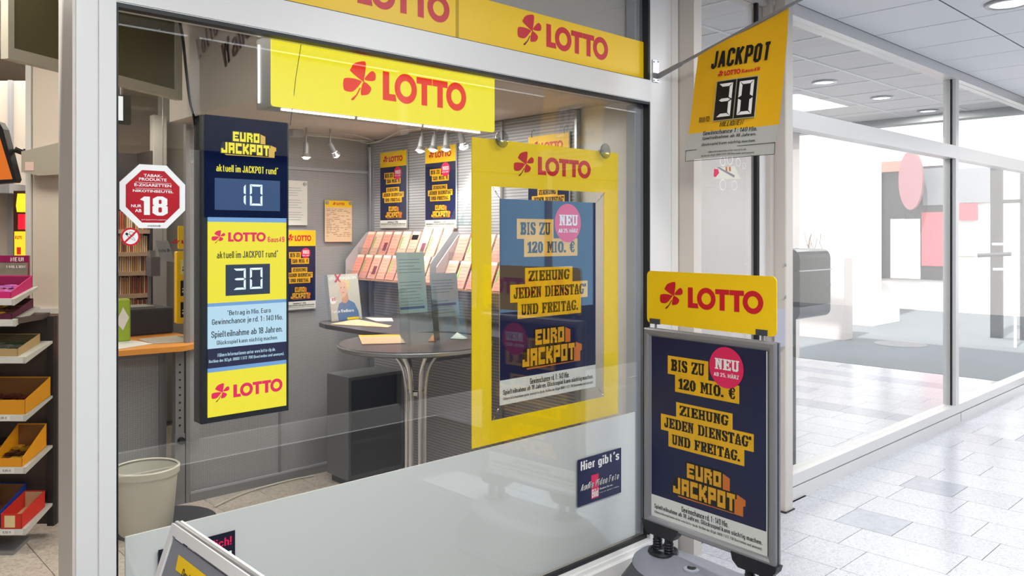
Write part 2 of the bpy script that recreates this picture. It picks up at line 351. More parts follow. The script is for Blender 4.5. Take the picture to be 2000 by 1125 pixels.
M_shopc=mat('shop_ceiling_white',(214,208,200),.7,noise=.03,nscale=2)
M_cream=mat('cream_wall',(218,208,198),.6,noise=.03,nscale=2)
M_olive=mat('olive_panel',(104,98,70),.35,noise=.05,nscale=3)
def em(name,c,s=1.): return mat(name,c,emit=s)
E_yel=em('lit_yellow',(255,240,48),1.0); E_red=em('lit_red',(250,52,32),.95); E_blue=em('lit_navy',(24,40,92),.8); E_lblue=em('lit_pale_blue',(196,232,252),1.)
E_mblue=em('lit_mid_blue',(120,170,225),1.); E_sc=em('lit_screen_blue',(38,78,134),.8); E_dig=em('lit_digit',(225,245,255),1.3); E_ink=em('lit_dark_ink',(36,40,70),.4)
E_pink=em('lit_magenta',(240,20,90),1.); E_whi=em('lit_white',(255,255,255),1.6); E_scd=em('lit_dark_screen',(44,58,92),.7); E_glow=em('lit_glow_blue',(96,150,235),.9)
E_spot=em('lamp_glow',(255,248,236),40.); E_strip=em('strip_glow',(255,252,240),4.)
E_navy2=em('lit_deep_navy',(22,26,74),.8)

# ------------------------------------------------------------------ bitmap fonts
PF={k:v.split() for k,v in dict(
E='###### ###### ##.... #####. ##.... ###### ######',
U='##..## ##..## ##..## ##..## ##..## ###### ######',
R='#####. ###### ##..## #####. ##.### ##..## ##..##',
O='###### ###### ##..## ##..## ##..## ###### ######',
J='....## ....## ....## ....## ##..## ###### ######',
A='###### ###### ##..## ###### ###### ##..## ##..##',
C='###### ###### ##.... ##.... ##.... ###### ######',
K='##..## ##.### #####. ####.. #####. ##.### ##..##',
P='###### ###### ##..## ###### ###### ##.... ##....',
T='###### ###### ..##.. ..##.. ..##.. ..##.. ..##..').items()}
SF={k:v.split() for k,v in dict([
('A','...###... ...###... ..##.##.. ..##.##.. ..##.##.. .##...##. .#######. .##...##. .##...##. ####.####'),
('B','########. #########. .###..###. .###..###. .#######.. .#######.. .###..###. .###..###. #########. ########..'),
('D','########. .###..###. .###...### .###...### .###...### .###...### .###...### .###...### .###..###. ########..'),
('E','######### .###..### .###....# .###..#.. .######.. .######.. .###..#.. .###....# .###..### #########'),
('F','######### .###..### .###....# .###..#.. .######.. .######.. .###..#.. .###..... .###..... #####....'),
('G','..######. .###..### ###....## ###...... ###...... ###..#### ###...##. ###...##. .###.###. ..#####..'),
('H','####.#### .##...##. .##...##. .##...##. .#######. .#######. .##...##. .##...##. .##...##. ####.####'),
('I','####. .##.. .##.. .##.. .##.. .##.. .##.. .##.. .##.. ####.'),
('J','...#### ....##. ....##. ....##. ....##. ....##. ##..##. ##..##. ######. .####..'),
('M','####...#### .###...###. .####.####. .####.####. .##.###.##. .##.###.##. .##..#..##. .##..#..##. .##.....##. ####...####'),
('N','####.#### .###..##. .####.##. .####.##. .##.####. .##.####. .##..###. .##..###. .##...##. ####..##.'),
('O','..#####.. .###.###. ###...### ###...### ###...### ###...### ###...### ###...### .###.###. ..#####..'),
('R','########. .###..### .###..### .###..### .#######. .######.. .###.###. .###.###. .###..### #####.###'),
('S','.######. ###..### ###...## ####.... .######. ..###### ....#### ##...### ###..### .######.'),
('T','######### ##.###.## #..###..# ...###... ...###... ...###... ...###... ...###... ...###... ..#####..'),
('U','####.#### .##...##. .##...##. .##...##. .##...##. .##...##. .##...##. .##...##. .###.###. ..#####..'),
('Z','######### ##...#### #....###. ....###.. ...####.. ..####... ..###.... .###....# ####...## #########'),
('0','..####.. .###.##. .##..### ###..### ###..### ###..### ###..### .##..### .###.##. ..####..'),
('1','..###. #####. #####. ..###. ..###. ..###. ..###. ..###. ..###. ######'),
('2','.######. ###..### ##...### ....###. ...####. ..####.. .####... ####..## ######## ########'),
('.','... ... ... ... ... ... ... ... ### ###'),('*','### ### ### ... ... ... ... ... ... ...'),
(' ','..... ..... ..... ..... ..... ..... ..... ..... ..... .....'),
('€','...####. ..##..## .###...# #######. .###.... #######. .###.... .###...# ..##..## ...####.')]).items()}
SF={k:[r.ljust(max(len(x) for x in g),'.') for r in g] for k,g in SF.items()}

# ------------------------------------------------------------------ printed designs
CL=[[(8,-10),(-90,50),(-88,75),(-65,110),(-15,132),(20,135),(25,100),(12,10)],
    [(-10,-5),(-60,5),(-120,2),(-145,-15),(-143,-80),(-105,-92),(-65,-80),(-10,-15)],
    [(15,10),(45,55),(75,78),(98,65),(103,35),(95,15),(65,5)],
    [(10,-8),(55,-30),(67,-55),(45,-90),(10,-102),(-13,-100),(-10,-50)]]
def clover(mb,fr,cx,cy,sx,sy,n,stem=1):
    for L in CL:
        mb.poly(fr,[(cx+a/207*sx,cy+b/207*sy) for a,b in spl2(L,4)],n)
    c=mb.cm; mb.mi(c+stem)
    mb.poly(fr,[(cx+a/207*sx,cy+b/207*sy) for a,b in [(-22,-52),(-50,-105),(-88,-140),(-84,-150),(-68,-145),(-38,-105),(-14,-55)]],n); mb.mi(c)
def lotto_word(mb,fr,x0,y0,x1,y1,n):
    W=3.96; k=(x1-x0)/W; h=y1-y0
    def q(pts): mb.poly(fr,[(x0+a*k,y0+b*h) for a,b in pts],n)
    q([(0,0),(.60,0),(.56,.24),(.28,.24),(.28,1),(0,1)][:6])
    mb.ring(fr,x0+1.03*k,y0+.5*h,.51*k,.26*k,n,36,.53*h,.28*h)
    for t in (1.52,2.28): q([(t,.76),(t+.235,.76),(t+.235,0),(t+.505,0),(t+.505,.76),(t+.74,.76),(t+.74,1),(t,1)])
    mb.ring(fr,x0+3.46*k,y0+.5*h,.51*k,.26*k,n,36,.53*h,.28*h)
def lotto_logo(fr,x0,y0,x1,y1,n,mats,parent,clv=None):   # x0..x1,y0..y1 = the word; the clover stands left of it
    a=MB(); h=y1-y0; k=(x1-x0)/3.96
    clover(a,fr,x0-.86*k,y0+.56*h,k*1.12,h,n); a.build('clover_emblem',[mats[0],mats[1]],parent)
    b=MB(); lotto_word(b,fr,x0,y0,x1,y1,n); b.build('lettering',mats[0],parent)
def seg7(mb,fr,x,y,w_,h,d,n,t=None):
    t=t or w_*.2; g=t*.12
    on={'0':'abcdef','1':'bc','3':'abcdg'}[d]
    H=h/2
    S=dict(a=[(0,h),(w_,h),(w_-t,h-t),(t,h-t)],d=[(0,0),(t,t),(w_-t,t),(w_,0)],
      f=[(0,h),(t,h-t),(t,H+t*.5),(0,H)],e=[(0,0),(0,H),(t,H-t*.5),(t,t)],b=[(w_,h),(w_,H),(w_-t,H+t*.5),(w_-t,h-t)],c=[(w_,0),(w_-t,t),(w_-t,H-t*.5),(w_,H)],
      g=[(t*.3,H),(t,H+t*.5),(w_-t,H+t*.5),(w_-t*.3,H),(w_-t,H-t*.5),(t,H-t*.5)])
    for k in on:
        P=S[k]; cx=sum(p[0] for p in P)/len(P); cy=sum(p[1] for p in P)/len(P)
        sx=1-2*g/max(.001,max(p[0] for p in P)-min(p[0] for p in P)); sy=1-2*g/max(.001,max(p[1] for p in P)-min(p[1] for p in P))
        mb.poly(fr,[(x+cx+(p[0]-cx)*sx,y+cy+(p[1]-cy)*sy) for p in P],n)
def euro_logo(fr,x0,y0,x1,y1,n,parent,mf,ms,mo):
    """EURO over JACKPOT block letters with a dark outline and an orange block behind"""
    w_=x1-x0; h=y1-y0; X=lambda a:x0+a*w_; Yv=lambda b:y0+b*h
    s=MB(); s.poly(fr,[(X(.24),Yv(.98)),(X(.67),Yv(.98)),(X(.80),Yv(.86)),(X(.80),Yv(.50)),(X(.90),Yv(.5)),(X(1.0),Yv(.42)),(X(1.0),Yv(.27)),(X(.97),Yv(.24)),(X(.97),Yv(-.02)),(X(.86),Yv(-.02)),(X(.1),Yv(-.04)),(X(.04),Yv(.1)),(X(.04),Yv(.5)),(X(.24),Yv(.52))],n)
    s.build('block_shadow',ms,parent)
    o=MB(); o.poly(fr,[(X(.2),Yv(1.0)),(X(.69),Yv(1.0)),(X(.71),Yv(.96)),(X(.71),Yv(.53)),(X(.88),Yv(.53)),(X(.89),Yv(.5)),(X(.89),Yv(.38)),(X(.86),Yv(.36)),(X(.86),Yv(0.0)),(X(0),Yv(.0)),(X(0),Yv(.2)),(X(.04),Yv(.5)),(X(.2),Yv(.52))],n+.0006)
    o.build('letter_outline',mo,parent)
    l=MB(); l.glyphs(fr,PF,'EURO',X(.22),Yv(.56),X(.69),Yv(.96),n+.0012); l.glyphs(fr,PF,'JACKPOT',X(.02),Yv(.04),X(.87),Yv(.49),n+.0012)
    l.build('lettering',mf,parent)
POS={}
def poster(fr,x0,y0,x1,y1,n,parent,header=False,detail=2,M=None):
    """the jackpot poster: navy field, yellow word labels, pink disc, block logo, white foot"""
    M=M or dict(navy=M_navy,lab=M_label,blk=M_blk,wh=M_paper,pink=M_pink,whp=M_whp,yel=M_label,orr=M_or)
    if header:
        hy=y1-(y1-y0)*.2; b=MB(); b.rect(fr,x0,hy,x1,y1,n); b.build('header_field',M_yel,parent)
        W=x1-x0; lotto_logo(fr,x0+W*.34,hy+(y1-hy)*.32,x0+W*.86,hy+(y1-hy)*.68,n+.0007,(M_red,M_stem),parent); y1=hy
    w_=x1-x0; h=y1-y0; X=lambda a:x0+a*w_; Y=lambda b:y1-b*h
    b=MB(); b.rect(fr,x0,Y(.88),x1,y1,n); b.build('navy_field',M['navy'],parent)
    b=MB(); b.rect(fr,x0,y0,x1,Y(.88),n); b.build('white_footer',M['wh'],parent)
    labs=[('BIS ZU',.16,.095,.53,.195),('120 MIO. €',.23,.193,.79,.285),('ZIEHUNG',.24,.34,.735,.424),('JEDEN DIENSTAG*',.095,.42,.905,.508),('UND FREITAG.',.167,.505,.83,.59)]
    d=MB()
    for i,(t,a,u,e,v) in enumerate(labs):
        b=MB().rect(fr,X(a),Y(v),X(e),Y(u),n+.0007+.0003*(i%2)); m=(v-u); lp=b.build('yellow_label',M['lab'],parent)
        MB().glyphs(fr,SF,t,X(a+.035),Y(v-.21*m),X(e-.035 if t[-1]!='*' else e-.02),Y(u+.17*m),n+.0016,1,0,.28).build('slogan_lettering',M['blk'],parent)
    d.disc(fr,X(.683),Y(.113),.1435*w_,n+.002); d.build('pink_disc',M['pink'],parent)
    e=MB(); e.glyphs(fr,SF,'NEU',X(.59),Y(.125),X(.79),Y(.07),n+.0027,1,0,.25); e.text(fr,'AB 25. MÄRZ',X(.58),Y(.163),X(.79),Y(.139),n+.0027,.02)
    e.build('disc_lettering',M['whp'],parent)
    euro_logo(fr,X(.20),Y(.84),X(.84),Y(.645),n+.0008,parent,mat('gold_print',(226,166,30),.4,noise=.25,nscale=40),M['orr'],M['blk'])
    f=MB()
    f.text(fr,'Gewinnchance rd. 1 : 140 Mio.',X(.29),Y(.923),X(.70),Y(.893),n+.0007,.022,0,1)
    f.text(fr,'Spielteilnahme ab 18 Jahren. Glücksspiel kann süchtig machen.',X(.03),Y(.957),X(.97),Y(.928),n+.0007,.022,0,1)
    f.text(fr,'Nähere Informationen unter www.lotto-rlp.de. Hotline der BZgA: 0800 1 372 700 (kostenlos und anonym).',X(.03),Y(.981),X(.97),Y(.963),n+.0007,0,0,1)
    f.build('footer_lettering',M['blk'],parent)
def frect(mb,fr,u0,v0,u1,v1,b,n0,n1):       # a frame of four bars
    mb.fbox(fr,u0,v0,u1,v0+b,n0,n1).fbox(fr,u0,v1-b,u1,v1,n0,n1).fbox(fr,u0,v0+b,u0+b,v1-b,n0,n1).fbox(fr,u1-b,v0+b,u1,v1-b,n0,n1)
def rrect(u0,v0,u1,v1,r,k=5):
    P=[]
    for cx,cy,a in ((u1-r,v0+r,-90),(u1-r,v1-r,0),(u0+r,v1-r,90),(u0+r,v0+r,180)):
        for i in range(k+1): t=math.radians(a+90*i/k); P.append((cx+r*math.cos(t),cy+r*math.sin(t)))
    return P
# ================================================================== THE SETTING
def zz(s,ox,oy): return lambda a,b:(ox+a/s,oy+b/s)
FY=2.35                                                   # front of the shop facade
# ---- passage floor: terrazzo tiles laid in rows across the passage
fl=struct(MB().box((-5,-.85,-.08),(9.9,2.36,-.006)),'floor',M_joint)
cache={}
def tile(parent,x0,y0,x1,y1,m,gap=.0035,z=0.,th=.006):
    k=(round(x1-x0,3),round(y1-y0,3),m.name)
    if k not in cache:
        a,b=(x1-x0)/2-gap/2,(y1-y0)/2-gap/2
        mb=MB().loft([[(-a,-b,-th),(a,-b,-th),(a,b,-th),(-a,b,-th)],[(-a,-b,-.001),(a,-b,-.001),(a,b,-.001),(-a,b,-.001)],[(-a+.001,-b+.001,0),(a-.001,-b+.001,0),(a-.001,b-.001,0),(-a+.001,b-.001,0)]])
        me=D.meshes.new('tile'); me.from_pydata(mb.v,[],mb.f); me.materials.append(m); cache[k]=me
    o=D.objects.new('tile',cache[k]); COL.objects.link(o); o.parent=parent; o.location=((x0+x1)/2,(y0+y1)/2,z); return o
known={-2:[2.0,1.7,1.1],-1:[1.85,1.33],0:[2.01,1.70,1.268],1:[2.015,1.408],2:[1.967,1.606],3:[2.005,1.70],4:[1.932,1.3],5:[1.726],6:[1.932,1.4],7:[2.1,1.5]}
dark={(0,1),(3,1),(9,2),(12,3),(-1,3)}
X0=4.38; DX=.305
for k in range(-4,18):
    ys=[2.335]+known.get(k,[2.335-random.choice([.2,.33,.42,.5])]); 
    while ys[-1]>-.6: ys.append(ys[-1]-random.choice([.305,.42,.61]))
    ys.append(-.85) if ys[-1]>-.8 else None
    for j in range(len(ys)-1):
        if k<0 and ys[j]<.9: continue
        if ys[j]<-.2 and k>8: continue
        tile(fl,X0+DX*k,ys[j+1],X0+DX*(k+1),ys[j],M_tileS if (k,j) in dark else M_tile)
# ---- lobby floor behind the glazing
fl2=struct(MB().box((3.43,2.36,-.08),(9.9,5.0,-.006)),'floor_lobby',M_joint)
for k in range(-3,18):
    ys=[5.0,5.0-random.choice([.2,.33,.42])]
    while ys[-1]>2.9: ys.append(ys[-1]-random.choice([.305,.42,.61]))
    ys.append(2.40)
    for j in range(len(ys)-1):
        tile(fl2,X0+DX*k,ys[j+1],X0+DX*(k+1),ys[j],M_tileS if (k in (9,15) or (j==2 and k%2)) else M_tile)
# ---- shop floor
fl3=struct(MB().box((-3.2,2.36,-.08),(3.43,8.5,-.006)),'floor_shop',mat('shop_floor_grout',(120,110,100),.7))
for i in range(-5,9):
    for j in range(-6,3):
        x0=.702+.316*(i-1); y0=4.55+.4*j+ (0 if i%1==0 else 0)
        x1=min(x0+.316,3.16); 
        if x1-x0<.05: continue
        tile(fl3,x0,y0,x1,y0+.4,M_tileI)
# ---- passage ceiling of long white panels
ce=struct(MB().box((-5,-.85,3.012),(9.9,2.36,3.1)),'ceiling',mat('ceiling_void_dark',(50,50,54),.8))
for k in range(-9,8):
    x0=5.091+.619*k
    if x0+.62>9.95: continue
    for a,b in ((1.71,2.33),(.2,1.71),(-.85,.2)):
        o=tile(ce,x0,a,x0+.619,b,M_ceil,.010 if a>1 else .008,3.006,.004); o.name='ceiling_panel'; o.rotation_euler=(math.pi,0,0); o.location.z=3.0
# ---- lobby ceiling, panels in a white T-bar grid
ce2=struct(MB().box((3.43,2.45,3.012),(10.0,5.0,3.1)),'ceiling_lobby',M_ceilb)
g=MB()
M_lc=mat('lobby_ceiling_panel',(226,222,220),.6,noise=.03,nscale=3)
xs=[3.43]+[3.58+.625*k for k in range(0,11)]; ys=[2.5,3.0,3.65,4.3,4.95]
for i in range(len(xs)-1):
    for j in range(4):
        o=tile(ce2,xs[i],ys[j],xs[i+1],ys[j+1],M_lc,.02,3.0,.004); o.name='ceiling_panel'; o.rotation_euler=(math.pi,0,0)
for x in xs[1:]: g.box((x-.011,2.45,2.994),(x+.011,5.0,3.003))
for y in ys: g.box((3.43,y-.014,2.993),(9.85,y+.014,3.002))
g.build('ceiling_grid',M_ceilb,ce2)
# ---- walls
struct(MB().box((3.43,5.0,0),(9.9,5.1,3.1)),'wall_lobby',mat('lobby_wall_pale',(216,208,204),.6))
struct(MB().box((3.175,2.47,0),(3.43,5.0,3.1)),'wall_right',M_white)
struct(MB().box((-3.2,8.5,0),(3.43,8.6,3.1)),'wall_back',M_cream)
struct(MB().box((-3.3,2.36,0),(-3.2,8.6,3.1)),'wall_left',M_cream)
struct(MB().box((3.175,5.0,0),(3.43,8.5,3.1)),'wall_side',M_cream)
struct(MB().box((-3.2,2.47,3.0),(3.43,8.6,3.1)),'ceiling_shop',M_shopc)
struct(MB().box((-3.2,2.36,0),(-1.6,2.46,3.0)),'wall_front',M_white)
struct(MB().box((-5.1,-.97,0),(-5,2.46,3.1)),'wall_light_block',M_white)  # unseen wall added to cut light from the passage's left end
# opposite side of the passage: a closed shop front with a pale sill, dark glass and blue lettering
wo=struct(MB().box((-5,-.97,0),(9.9,-.85,.15)),'wall_opposite',M_white)
M_opg=mat('dark_shop_glass',(30,44,62),.08); M_opb=mat('blue_sign',(56,98,150),.35)
m=MB(); 
for x in [-5,-3.2,-1.4,.4,2.2,4.0,5.8,7.6,9.8]: m.box((x,-.96,.15),(x+.07,-.83,3.0))
m.build('mullion',M_greym,wo); MB().box((-5,-.96,2.2),(9.9,-.83,2.45)).build('header_beam',mat('olive_header',(70,68,54),.5),wo)
MB().box((-5,-.95,.15),(9.9,-.89,2.2)).build('glass_front',M_opg,wo)
MB().box((-5,-.95,2.45),(9.9,-.89,3.0)).build('bulkhead',mat('olive_bulkhead',(84,80,58),.5),wo)
fo=Fr((0,-.885,0),(-1,0,0))
MB().fbox(fo,-4.9,.92,-3.2,1.28,0,.004).build('sign_panel',M_opb,wo)
MB().fbox(fo,-6.55,.85,-5.2,1.95,0,.01).build('lit_poster',em('lit_sky_poster',(150,205,245),1.8),wo)
MB().fbox(fo,-6.95,.3,-6.6,2.1,0,.01).build('violet_panel',mat('violet_panel',(150,110,150),.5),wo)
MB().text(fo,'entherapie',-4.65,1.0,-3.4,1.16,.006,.01).build('sign_lettering',M_navy,wo)

# ---- shop window frame
wf=struct(MB().box((.62,FY,0),(.672,FY+.1,3.0)).box((.672,FY+.003,0),(.676,FY+.1,3.0)).box((.676,FY-.002,0),(.72,FY+.1,3.0)),'trim_1',M_white)
struct(MB().box((.612,FY+.004,0),(.62,2.44,3.0)).box((.6135,2.44,0),(.62,2.495,3.0)).box((.62,FY+.1,0),(.70,2.495,3.0)),'trim_2',M_warm)
struct(MB().box((.72,FY,2.243),(3.144,FY+.1,2.349)).box((.72,FY-.003,2.246),(3.144,FY,2.346)),'trim_3',M_white)
struct(MB().box((3.144,FY,0),(3.315,FY+.12,3.0)).box((3.315,FY+.004,0),(3.319,FY+.12,3.0)).box((3.319,FY,0),(3.375,FY+.12,3.0)),'trim_4',M_white2)
struct(MB().box((3.38,2.26,0),(3.447,FY+.1,3.0)),'trim_5',M_warm)
win=struct(MB().box((.72,FY,.0),(3.144,FY+.1,.128)).box((.72,FY-.035,0),(3.144,FY,.1)).box((.72,FY-.012,.1),(3.144,FY,.118)),'window_1',M_white2)
MB().box((.72,2.388,.14),(3.144,2.394,2.243)).build('pane',M_glass,win)
gk=MB().box((.72,2.352,2.231),(3.144,2.387,2.243)).box((.722,2.370,.128),(3.144,2.387,.146)).box((3.136,2.352,.15),(3.144,2.387,2.232)).box((.72,2.352,.15),(.7265,2.387,2.232))
gk.build('gasket',M_gask,win)
MB().box((3.085,2.40,.15),(3.136,2.45,2.232)).box((3.10,2.398,.15),(3.105,2.40,2.232)).box((.7265,2.40,.15),(.735,2.45,2.232)).build('inner_frame',M_ltgrey,win)
fw=Fr((0,2.386,0),(1,0,0)); fin=Fr((0,2.400,0),(1,0,0))
x0,_=fin.loc(244,1074); 
MB().box((x0,2.396,.15),(3.085,2.402,.744)).build('frosted_film',M_panelw,win)
tr=struct(MB().box((.72,FY,2.985),(3.144,FY+.1,3.0)),'window_2',M_white2)
MB().box((.72,2.388,2.349),(3.144,2.394,2.985)).build('pane',M_glass,tr)
MB().box((3.085,2.40,2.349),(3.125,2.45,2.985)).build('inner_frame',M_ltgrey,tr)
MB().box((3.13,2.352,2.349),(3.144,2.387,2.985)).box((.72,2.352,2.347),(3.13,2.387,2.352)).build('gasket',M_gask,tr)
# yellow fascia strips on the transom
ft=Fr((0,2.380,0),(1,0,0)); sx,_=ft.loc(890,40); sx2,_=ft.loc(896,40)
def wordbox(fr,lt,lb,orr):
    a=fr.loc(*lt); b=fr.loc(*lb); c=fr.loc(*orr); return a[0],b[1],c[0],a[1]
wb=wordbox(ft,(1067,46),(1067,91),(1187,95))
t1=thing('fascia_sign','yellow fascia strip over the shop window with a whole red clover and LOTTO word','sign',(2.5,2.38,2.352))
MB().box((sx2,2.380,2.354),(3.13,2.386,2.537)).build('board',M_yel,t1)
lotto_logo(ft,*wb,.0008,(M_red,M_stem),t1)
t2=thing('fascia_sign','left piece of the yellow fascia strip, cropped by the top of the photo','sign',(1.4,2.38,2.352))
MB().box((.725,2.380,2.354),(sx,2.386,2.537)).build('board',M_yel,t2)
la=ft.loc(698,4)[0]; lotto_logo(ft,la,wb[1],la+wb[2]-wb[0],wb[3],.0008,(M_red,M_stem),t2)
MB().box((sx,2.3795,2.354),(sx2,2.386,2.537)).build('joint_strip',mat('yellow_joint',(196,160,0),.5),t2)
# nook bulkhead above the lottery corner
nb=struct(MB().box((1.78,2.46,2.27),(3.175,4.84,2.995)),'ceiling_nook',mat('nook_ceiling_paint',(190,182,174),.7,noise=.03,nscale=2))
fb=Fr((1.778,4.6,0),(0,-1,0))
def slant(txt,pa,pb,h,name='wall_lettering'):
    a=V3((fb.loc(*pa)[0],fb.loc(*pa)[1],0)); b=V3((fb.loc(*pb)[0],fb.loc(*pb)[1],0)); d=(b-a).normalized()
    f2=Fr(fb.p(a.x,a.y,.002),fb.U*d.x+fb.V*d.y,fb.V*d.x-fb.U*d.y); return f2,(b-a).length
# ---- door
dr=struct(MB().box((3.447,2.355,2.93),(4.28,2.45,3.0)).box((3.447,2.36,2.25),(4.28,2.43,2.33)),'door_frame',M_warm)
dr.name='door_1'
d2=MB(); fd=Fr((0,2.36,0),(1,0,0)); xa=3.452; xb=4.262
d2.fbox(fd,xa,.02,xa+.075,2.25,-.05,0); d2.fbox(fd,xb-.075,.02,xb,2.25,-.05,0); d2.fbox(fd,xa+.075,.02,xb-.075,.14,-.05,0); d2.fbox(fd,xa+.075,2.17,xb-.075,2.25,-.05,0)
d2.build('door_leaf',M_white2,dr)
MB().box((xa+.075,2.38,.14),(xb-.075,2.386,2.17)).build('pane',M_glass,dr)
MB().box((xa+.06,2.38,2.33),(xb,2.386,2.93)).build('transom_pane',M_glass,dr)
gq=MB().box((xb-.105,2.358,.14),(xb-.075,2.379,2.17)); gq.build('gasket',M_gask,dr)
MB().box((xb-.105,2.358,2.33),(xb-.085,2.379,2.93)).build('transom_gasket',M_gask,dr)
MB().box((3.46,2.34,0),(4.27,2.36,.02)).build('threshold',M_alu2,dr)
kp=MB(); a=fd.loc(1508,449); b=fd.loc(1515,470); kp.fbox(fd,a[0],b[1],b[0],a[1],0,.003); kh=kp.build('lock_plate',M_alu,dr)
MB().fbox(fd,(a[0]+b[0])/2-.003,(a[1]+b[1])/2-.012,(a[0]+b[0])/2+.003,(a[1]+b[1])/2+.012,.0031,.004).build('keyhole',M_blk,kh)
struct(MB().box((4.262,2.33,0),(4.30,FY+.1,3.0)),'trim_6',M_warm)
post=struct(MB().bbox((4.305,2.257,0),(4.392,2.46,2.995),.006),'trim_7',M_warm)
fp=Fr((0,2.257,0),(1,0,0))
for p in ((1534.5,517),(1534,579.5)):
    u,v=fp.loc(*p); q=MB(); q.cyl(fp.p(u,v,0),fp.p(u,v,.003),.009,.008,16); q.build('screw_cover',M_alu,post)
MB().box((4.29,2.25,0),(4.40,2.30,.006)).build('floor_gasket',M_gask,post)
# ---- right glazing
gz=struct(MB().box((4.392,2.33,0),(9.9,2.45,.075)).box((4.392,2.338,.075),(9.9,2.44,.15)).box((4.392,2.33,2.925),(9.9,2.45,3.0)).box((4.392,2.335,2.25),(9.9,2.44,2.358)),'window_3',M_white2)
for x in (7.40,): MB().box((x,2.338,.15),(x+.075,2.44,2.25)).box((x,2.338,2.358),(x+.075,2.44,2.925)).build('mullion',M_white2,gz)
MB().box((7.388,2.366,.15),(7.398,2.38,2.25)).box((7.388,2.366,2.358),(7.398,2.38,2.925)).build('gasket',M_gask,gz)
for a,b in ((4.392,7.385),(7.475,9.9)):
    for c,d in ((.15,2.25),(2.358,2.925)):
        MB().box((a,2.383,c),(b,2.389,d)).build('pane',M_glassb,gz)
MB().box((7.498,2.3285,0),(7.502,2.33,.075)).box((4.392,2.336,.0765),(9.9,2.338,.079)).build('rail_joint',M_joint,gz)
# ---- suspended olive light panel inside the shop
A=at(16,114,dist=3.4); B=at(356,196,dist=1); t=(A.z-EYE)/(B.z-EYE); B=EYEV+(B-EYEV)*t
u=(B-A); L_=V3((u.x,u.y,0)).length; fs=Fr(A,(u.x,u.y,0),(0,0,1))
pl=thing('hanging_light_panel','large dark olive panel with a pale frame hanging from the shop ceiling','panel',tuple(A))
MB().fbox(fs,.03,.05,L_-.05,3.0-A.z-.002,-.03,-.012).build('diffuser',M_olive,pl)
b=MB(); b.fbox(fs,0,0,L_,.05,-.04,0); b.fbox(fs,0,.05,.03,3.0-A.z-.002,-.04,0); b.fbox(fs,L_-.05,.05,L_,3.0-A.z-.002,-.04,0); b.build('frame',mat('panel_frame_beige',(190,186,168),.5),pl)
# ---- street beyond the lobby
st=struct(MB().box((9.9,-14,-.1),(60,40,-.002)),'ground',mat('street_paving',(130,134,138),.8,noise=.12,nscale=1.5))
struct(MB().box((9.9,2.3,2.92),(10.1,9.0,3.12)),'trim_8',mat('canopy_grey',(190,192,190),.6))
struct(MB().box((9.9,-3.,2.80),(10.6,2.3,3.05)),'trim_9',mat('canopy_grey2',(170,172,170),.6))
M_bw=mat('street_render',(232,228,224),.8)
fx=Fr((18,0,0),(0,-1,0))
bw=thing('street_building','bright white shop building across the street with dark doors and pink frame','building',(18,6,0))
def fxr(pa,pb,n0,n1,name,m,par=None):
    a=fx.loc(*pa); b=fx.loc(*pb); return MB().fbox(fx,a[0],b[1],b[0],a[1],n0,n1).build(name,m,par)
MB().box((18,-6,0),(19.5,16,6.5)).build('wall',M_bw,bw)
M_dk=mat('far_dark_glass',(44,44,50),.3); M_pk=mat('far_pink_frame',(176,120,108),.6); M_rd=mat('far_red_print',(200,84,94),.6)
fxr((1690,305),(1712,560),0,.12,'dark_pillar',M_dk,bw)
dd=fxr((1722,330),(1858,548),0,.05,'door_surround',M_dk,bw)
fxr((1712,312),(1722,556),0,.2,'pink_post',M_pk,bw); fxr((1722,318),(1790,334),0,.2,'pink_lintel',M_pk,bw)
fxr((1742,428),(1800,545),.05,.08,'pale_pane',mat('far_pale',(224,220,218),.4),bw)
fxr((1803,415),(1854,520),.06,.09,'red_poster',M_rd,bw)
fxr((1805,330),(1856,400),.05,.08,'upper_pane',mat('far_grey_pane',(120,124,130),.3),bw)
fxr((1872,398),(1912,430),.06,.09,'red_window_strip',M_rd,bw)
fxr((1872,330),(1935,395),.02,.05,'upper_window',mat('far_grey_pane2',(140,142,148),.3),bw)
fxr((1872,440),(1912,500),.02,.05,'white_shutter',mat('far_white',(240,240,240),.5),bw)
a=fx.loc(1788,350); q=Fr((17.5,0,0),(0,-1,0)); c=q.loc(1778,352); e=q.loc(1797,410)
tg=MB().fbox(q,c[0]-.03,c[1]-.03,c[0]+.03,c[1]+.03,-.47,-.09); tg.prism(q,[(c[0]+(.24)*math.cos(2*math.pi*i/24),c[1]+.62*math.sin(2*math.pi*i/24)) for i in range(24)],-.1,0)
tag(tg.build('round_sign',mat('pink_awning',(150,104,110),.6),origin=(17.5,c[0],0)),'round pinkish disc sign hanging before the dark doorway across the street','sign')
# big white street column
f12=Fr((14.4,0,0),(0,-1,0)); a=f12.loc(1602,230); b=f12.loc(1686,575)
cl=thing('street_column','thick blazing white square column outside beyond the glazing','column',(14.4,-a[0],0))
MB().box((14.4,-b[0],0.3),(15.2,-a[0],4.2)).build('shaft',M_bw,cl)
MB().box((14.2,-b[0]-.25,0),(15.4,-a[0]+.3,.3)).build('plinth',M_bw,cl)
pw=thing('planter_wall','low pale wall with a bare climbing plant beside the white column','wall',(12,5.9,0))
MB().box((12,5.35,0),(12.3,9,1.25)).build('low_wall',mat('far_wall_pale',(206,196,192),.8),pw)
vn=MB()
for i in range(14):
    p=V3((11.95,5.6+random.random()*.35,.5+random.random()*.5)); pts=[p]
    for k in range(4): p=p+V3((0,random.uniform(-.08,.08),.16)); pts.append(p)
    vn.tube(pts,.006,5)
vn.build('vine',mat('vine_brown',(120,104,90),.7),pw)
